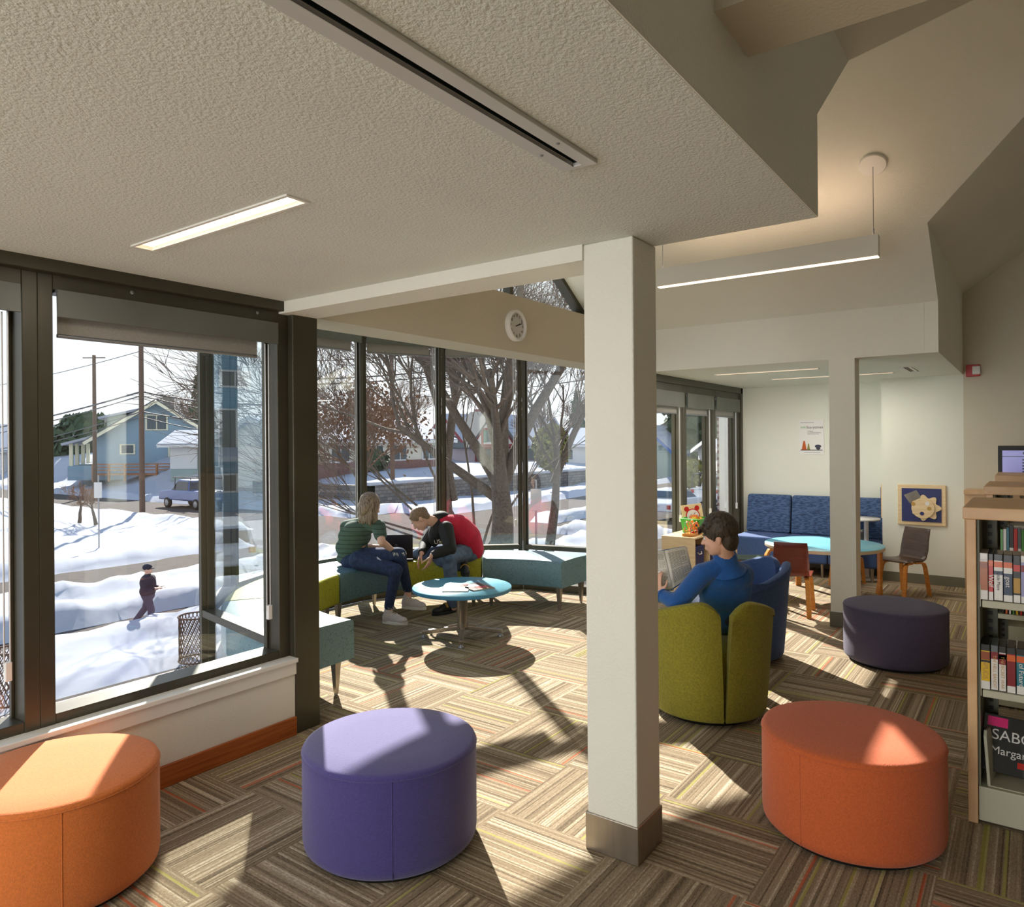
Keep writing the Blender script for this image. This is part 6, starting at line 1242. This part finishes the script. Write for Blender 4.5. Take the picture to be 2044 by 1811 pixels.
for l, w_, L, D, wh, rh, rot, wm, rm, lb_ in ((-57.5, 86, 13, 9, 2.6, 2.7, 70, 'siding_white', 'shingle_blue', 'white house with steep slate blue gable at the far left'), (-47.6, 84, 9, 8, 2.4, 2.2, -40, 'siding_cream', 'shingle', 'pale low house between the left window mullion and the pole'), (-56, 118, 14, 9, 2.6, 2.6, 0, 'siding_white', 'roof_snow', 'distant snow-roofed house on the skyline behind the pole')):
    p_ = E(l, w_); house(lb_, (p_.x, p_.y, -1.3), YAW-pi/2+radians(rot), L, D, wh, rh, wm, rm, wins=(('f', -1.5, 0.8, 1.2, 1.1), ('f', 1.8, 0.8, 1.2, 1.1)), over=0.5)
p_ = E(15.2, 74); house('light blue gabled building across the parking lot, beyond the alcove windows', (p_.x, p_.y, -1.8), YAW-pi/2+radians(50), 5.5, 5.5, 2.6, 2.3, 'siding_sage', 'roof_snow', wins=(('f', 0, 0.8, 1.4, 1.2),), over=0.6, trim='spine_blue')
p_ = E(23.5, 60); house('low white building with snowy flat roof behind the parked pickup', (p_.x, p_.y, -1.8), YAW-pi/2, 14, 8, 2.6, 0.8, 'clap_white', 'roof_snow', wins=(('f', -3, 0.9, 2.0, 0.9), ('f', 3, 0.9, 2.0, 0.9)), over=0.5)
p_ = E(7.8, 80); house('white snow-roofed house right of the golden shrub', (p_.x, p_.y, -1.0), YAW-pi/2, 9, 8, 2.4, 1.6, 'siding_white', 'roof_snow', wins=(('f', -2, 0.8, 1.2, 1.0), ('f', 2, 0.8, 1.2, 1.0)), over=0.5)
# tall blue house, off to the left, seen mirrored in the bay glass
tt = house('tall blue clapboard house with white trim, mirrored in the side glass of the bay', (-5.9, 47, -2.0), radians(90), 9, 7.4, 6.6, 3.4, 'clap_blue', 'roof_snow', wins=(('l', -0.9, 3.4, 1.9, 2.2), ('l', -0.7, 1.0, 1.5, 0.9), ('l', 0, 7.0, 1.5, 0.8), ('f', 0, 3.6, 1.6, 1.8)), over=0.6)
f = MB(); f.slab([(-6.0, -3.9, 2.7), (-6.0, 3.9, 2.7), (-4.5, 3.9, 3.2), (-4.5, -3.9, 3.2)], -0.3); f.build('porch_roof', 'roof_snow', tt)

# ---- utility poles, wires, signs ----
def pole(l, w_, top, r_, lab, extra=None, z0=None):
    p_ = E(l, w_); z0 = gbase(p_.x, p_.y)-0.2 if z0 is None else z0; t = thing('utility_pole', lab, 'utility pole', (p_.x, p_.y, z0)); f = MB(); f.tube([(0, 0, 0), (0, 0, top-z0)], [r_, r_*0.75], 12); f.build('post', 'pole_wood', t)
    if extra:
        for z, wl in extra: f = MB(); f.tube([RT*-wl, RT*wl], 0.04, 6); f.add([], []); o = f.build('crossarm', 'pole_wood', t); o.location = (0, 0, z-z0)
    return p_
w1 = 41.0; pA = pole((283-1022)/FPX*w1, w1, 10.5, 0.155, 'thick wooden utility pole rising through the middle of the left window')
w2 = 58.0; pB = pole((189-1022)/FPX*w2, w2, 8.9, 0.17, 'slimmer wooden utility pole left of the thick one, with a short wire arm on top', [(8.7, 0.9)])
w3 = 48.6; pC = pole((783-1022)/FPX*w3, w3, 9.5, 0.17, 'wooden utility pole by the stone wall, behind the woman in green')
def wire(label, a, b, sag=0.4, r_=0.022, grp=None):
    n = 14; f = MB(); f.tube([Vector(a).lerp(Vector(b), i/n)-UP*sag*4*(i/n)*(1-i/n) for i in range(n+1)], r_, 5); o = f.build('power_line', 'wire'); tag(o, label, 'wire', grp)
def zat(y, w_): return H-(y-890)/FPX*w_
G1 = 'overhead wires crossing the left window'; pAx = lambda z: (pA.x, pA.y, z); 
for k_, (yA, yL, yR, rr) in enumerate(((805, 858, 800, 0.05), (813, 872, 822, 0.035), (845, 905, 836, 0.035), (856, 912, 866, 0.03), (742, 772, 728, 0.02))):
    eL = P(-200, yL+18, 70); eR = P(560, yR+6, 50); a_ = pAx(zat(yA-40, w1) if k_ > 3 else zat(yA-44+22, w1))
    wire('overhead wire left of the thick pole, %s one counted from the top' % ('second', 'third', 'fourth', 'lowest', 'topmost')[k_], a_, eL, 0.6, rr); wire('overhead wire right of the thick pole, %s one counted from the top' % ('second', 'third', 'fourth', 'lowest', 'topmost')[k_], a_, eR, 0.3, rr)
for k_, (y0, y1) in enumerate(((722, 640), (758, 700), (768, 712), (795, 770))):
    wire('overhead wire crossing the bay windows, %s one' % ('topmost', 'second', 'third', 'lowest')[k_], P(560, y0, 34), P(1330, y1+(-40 if k_ else -20), 30), 0.5, 0.035 if k_ in (1, 2) else 0.022)
def sign(l, w_, h_, lab, z0):
    p_ = E(l, w_, z0); t = thing('street_sign', lab, 'street sign', p_, YAW-pi/2); f = MB(); f.tube([(0, 0, 0), (0, 0, h_)], 0.03, 8); f.build('post', 'alu', t); f = MB(); f.box((-0.15, -0.05, h_-0.85), (0.15, -0.03, h_-0.25)); f.build('sign_panel', 'alu_soft', t, bevel=0.01)
sign((1069-1022)/FPX*20, 20, 3.0, 'narrow street sign seen nearly edge-on beside the big bare tree', GZ)
sign((196-1022)/FPX*27.5, 27.5, 2.9, 'thin grey street sign post left of the thick wooden pole', GZ)

# ---- cars ----
def car(label, loc, rz, body='car_white', kind='sedan'):
    t = thing('car' if kind != 'pickup' else 'pickup_truck', label, 'car' if kind != 'pickup' else 'truck', loc, rz)
    if kind == 'sedan': L = 4.5; low = [(-2.25, .35), (-2.2, .75), (-1.9, .95), (-1.2, 1.0), (1.0, .95), (2.1, .8), (2.25, .6), (2.25, .35)]; cab = [(-1.75, .95), (-1.1, 1.42), (0.2, 1.44), (1.05, .93)]
    elif kind == 'suv': L = 4.5; low = [(-2.2, .4), (-2.2, 1.05), (1.0, 1.05), (2.1, .95), (2.25, .7), (2.25, .4)]; cab = [(-2.18, 1.0), (-1.9, 1.62), (0.5, 1.66), (1.2, 1.03)]
    else: L = 5.4; low = [(-2.7, .5), (-2.7, 1.15), (1.3, 1.15), (2.6, 1.05), (2.75, .8), (2.75, .5)]; cab = [(-0.7, 1.1), (-0.6, 1.8), (0.7, 1.82), (1.4, 1.12)]
    R90 = Matrix.Rotation(radians(90), 4, 'X')
    def ext(p, hw, b, m, nm, par, hw2=None):
        f = MB(); n = len(p); hw2 = hw2 or hw; vs = [(x, -(hw2 if z > 1.2 else hw), z) for x, z in p]+[(x, (hw2 if z > 1.2 else hw), z) for x, z in p]
        f.add(vs, [tuple(range(n)), tuple(range(2*n-1, n-1, -1))]+[(i, n+i, n+(i+1) % n, (i+1) % n) for i in range(n)]); return f.build(nm, m, par, bevel=b, seg=3)
    bd = ext(low, 0.88, 0.08, body, 'body', t); cb = ext(cab, 0.80, 0.06, body, 'cabin', t, 0.66)
    c = [((x-0.0)*0.93+(sum(p[0] for p in cab)/4)*0.07, z*0.90+0.085) for x, z in cab]; 
    f = MB(); n = 4; vs = [(x, -(0.815 if z < 1.2 else 0.70), z) for x, z in c]+[(x, (0.815 if z < 1.2 else 0.70), z) for x, z in c]
    f.add(vs, [(0, 1, 2, 3), (7, 6, 5, 4)]); f.build('side_windows', 'car_glass', t)
    (x0, z0), (x1, z1) = cab[0], cab[1]; f = MB(); f.add([(x0*0.85+x1*0.15-.05, s*0.66, z0*0.85+z1*0.15+.02) for s in (-1, 1)]+[(x0*0.2+x1*0.8-.05, s*0.60, z0*0.2+z1*0.8+.02) for s in (1, -1)], [(0, 1, 2, 3)]); f.build('rear_window', 'car_glass', t)
    (x0, z0), (x1, z1) = cab[3], cab[2]; f = MB(); f.add([(x0*0.85+x1*0.15+.04, s*0.66, z0*0.85+z1*0.15+.02) for s in (-1, 1)]+[(x0*0.2+x1*0.8+.04, s*0.60, z0*0.2+z1*0.8+.02) for s in (1, -1)], [(0, 1, 2, 3)]); f.build('windscreen', 'car_glass', t)
    for x in (-L*0.31, L*0.31):
        for s in (-1, 1):
            f = MB(); f.lathe([(0.2, -0.1), (0.33, -0.1), (0.34, 0), (0.33, 0.1), (0.2, 0.1)], 24); M = Matrix.Translation((x, s*0.82, 0.33)) @ R90; g = MB(); g.add([M @ v for v in f.v], f.f, True); wh = g.build('wheel', 'tyre', t)
            f = MB(); f.lathe([(0.2, s*0.105), (0.05, s*0.115), (0, s*0.115)], 20); g = MB(); M = Matrix.Translation((x, s*0.82, 0.33)) @ Matrix.Rotation(radians(-90), 4, 'X'); g.add([M @ v for v in f.v], f.f); g.build('hubcap', 'alu', wh)
    for s in (-1, 1):
        f = MB(); zt_ = low[1][1]; f.box((-L/2-0.01, s*0.72-0.1, zt_-0.25), (-L/2+0.04, s*0.72+0.1, zt_-0.05)); f.build('tail_light', 'tail_red', t)
    f = MB(); f.box((-L/2-0.02, -0.16, 0.62), (-L/2+0.02, 0.16, 0.74)); f.build('licence_plate', 'siding_white', t)
    if kind == 'pickup':
        f = MB()
        for x in (-2.6, -0.9, 0.9):
            for s in (-1, 1): f.tube([(x, s*0.8, 1.1), (x, s*0.75, 1.95)], 0.03, 6)
            f.tube([(x, -0.75, 1.95), (x, 0.75, 1.95)], 0.03, 6)
        for s in (-1, 1): f.tube([(-2.7, s*0.75, 1.95), (1.2, s*0.75, 1.95)], 0.03, 6)
        f.build('ladder_rack', 'wire', t)
    if kind == 'suv':
        f = MB()
        for s in (-1, 1): f.tube([(-1.7, s*0.55, 1.74), (0.3, s*0.55, 1.75)], 0.02, 6)
        f.build('roof_rails', 'wire', t)
    return t
p_ = E(8.55, 38, -2.25); car('white sedan parked outside the alcove windows, nearer than the pickup', p_, YAW-pi/2+radians(52), 'car_white')
p_ = E(12.2, 43, -2.2); car('silver pickup with ladder rack parked behind the white sedan', p_, YAW-pi/2+radians(60), 'car_silver', 'pickup')
car('white estate car on the cross street, mirrored in the side glass of the bay', (-1.2, 24.0, -2.4), radians(97), 'car_white', 'suv')
p_ = E(-20.5, 46.5, -2.4); car('blue pickup driving on the street behind the small bare trees', p_, radians(90), 'car_blue', 'pickup')
# ---- brick pier beyond the alcove ----
w = MB(); w.box((10.8, 3.75, GZ), (10.98, 3.92, 3.0)); struct('trim_8', w, 'brick')
w = MB(); w.box((10.72, 3.75, GZ), (10.8, 3.86, 3.0)); struct('trim_9', w, 'siding_white')
# ---- mesh litter bins ----
for l, w_, lb_ in ((-7.75, 11.2, 'woven metal litter bin outside the window at the left picture edge'), (-5.85, 13.3, 'woven metal litter bin outside, against the dark edge of the bay glass')):
    p_ = E(l, w_, GZ); t = thing('litter_bin', lb_, 'litter bin', p_); f = MB()
    for k_ in range(26):
        for s in (-1, 1):
            f.tube([(0.29*cos(2*pi*k_/26+s*z*1.6), 0.29*sin(2*pi*k_/26+s*z*1.6), 0.1+z) for z in (0, .2, .4, .6, .8)], 0.008, 4, False)
    f.build('mesh_basket', 'pole_wood', t); f = MB()
    for z in (0.1, 0.9): f.tube([(0.3*cos(2*pi*i/32), 0.3*sin(2*pi*i/32), z) for i in range(33)], 0.015, 6, False)
    f.build('rim', 'pole_wood', t)
# ---- pedestrian ----
wq = 15.9; q0 = E((293-1022)/FPX*wq, wq); z0 = GZ+0.0; pr = thing('person', 'pedestrian in dark jacket and cap walking past the window looking at a phone', 'person', (q0.x, q0.y, z0))
def Q(l, z, w_=0): return Vector((q0.x, q0.y, z0))+RT*l+FW*w_+UP*z
ksc = 0.93
b = MB(); A, r, f, u = head_mesh(b, Q(0.0, 1.40*ksc), (RT*0.8-UP*0.3+FW*0.3).normalized(), 1.0); chain(b, [Q(-0.02, 1.32*ksc), Q(-0.02, 1.22*ksc)], [0.05, 0.055]); b.ell(Q(0, 1.08*ksc), (0.13, 0.15, 0.2), RFU); b.ell(Q(0, 0.84*ksc), (0.12, 0.14, 0.12), RFU)
chain(b, [Q(0.02, 1.18*ksc, -0.16), Q(0.02, 0.93*ksc, -0.2), Q(0.22, 0.98*ksc, -0.12)], [0.05, 0.04, 0.028]); chain(b, [Q(0.02, 1.18*ksc, 0.16), Q(0.02, 0.93*ksc, 0.2), Q(0.22, 0.98*ksc, 0.05)], [0.05, 0.04, 0.028])
chain(b, [Q(0, 0.8*ksc, -0.06), Q(0.10, 0.45, -0.06), Q(0.10, 0.09, -0.06), Q(0.22, 0.05, -0.06)], [0.08, 0.058, 0.04, 0.04]); chain(b, [Q(0, 0.8*ksc, 0.06), Q(-0.09, 0.45, 0.06), Q(-0.36, 0.12, 0.06), Q(-0.30, 0.05, 0.06)], [0.08, 0.055, 0.04, 0.04])
hand_mesh(b, Q(0.22, 0.98*ksc, -0.12), RT*0.9+UP*0.2, -UP+FW*0.3, FW, 0.4); hand_mesh(b, Q(0.22, 0.98*ksc, 0.05), RT*0.9+UP*0.2, -UP, -FW, 0.4); b.build('body', 'skin', pr, world=True, remesh=0.012, smooth=2)
s = MB(); s.ell(Q(0, 1.10*ksc), (0.165, 0.19, 0.20), RFU); s.ell(Q(-0.01, 0.90*ksc), (0.165, 0.18, 0.16), RFU); chain(s, [Q(0.0, 1.17*ksc, -0.17), Q(0.02, 0.93*ksc, -0.21), Q(0.18, 0.97*ksc, -0.14)], [0.085, 0.07, 0.05]); chain(s, [Q(0.0, 1.17*ksc, 0.17), Q(0.02, 0.93*ksc, 0.21), Q(0.18, 0.97*ksc, 0.07)], [0.085, 0.07, 0.05]); s.build('jacket', 'figure_dark', pr, world=True, remesh=0.015, smooth=2)
s = MB(); s.ell(Q(0, 0.80*ksc), (0.14, 0.15, 0.13), RFU); chain(s, [Q(0, 0.78*ksc, -0.06), Q(0.10, 0.45, -0.06), Q(0.10, 0.10, -0.06)], [0.10, 0.075, 0.06]); chain(s, [Q(0, 0.78*ksc, 0.06), Q(-0.09, 0.45, 0.06), Q(-0.34, 0.14, 0.06)], [0.10, 0.072, 0.058]); s.build('trousers', 'figure_jeans', pr, world=True, remesh=0.015, smooth=2)
s = MB(); s.ell(Q(-0.01, 1.46*ksc), (0.10, 0.095, 0.085), RFU); s.ell(Q(0.08, 1.44*ksc), (0.07, 0.07, 0.015), RFU); s.build('cap', 'figure_dark', pr, world=True)
t = thing('phone', 'small phone held in the hand of the pedestrian outside', 'phone', Q(0.30, 1.02*ksc, -0.05)); s = MB(); s.bar(Q(0.26, 0.98*ksc, -0.04), Q(0.37, 1.03*ksc, -0.04), 0.07, 0.01); s.build('case', 'black', t, world=True)
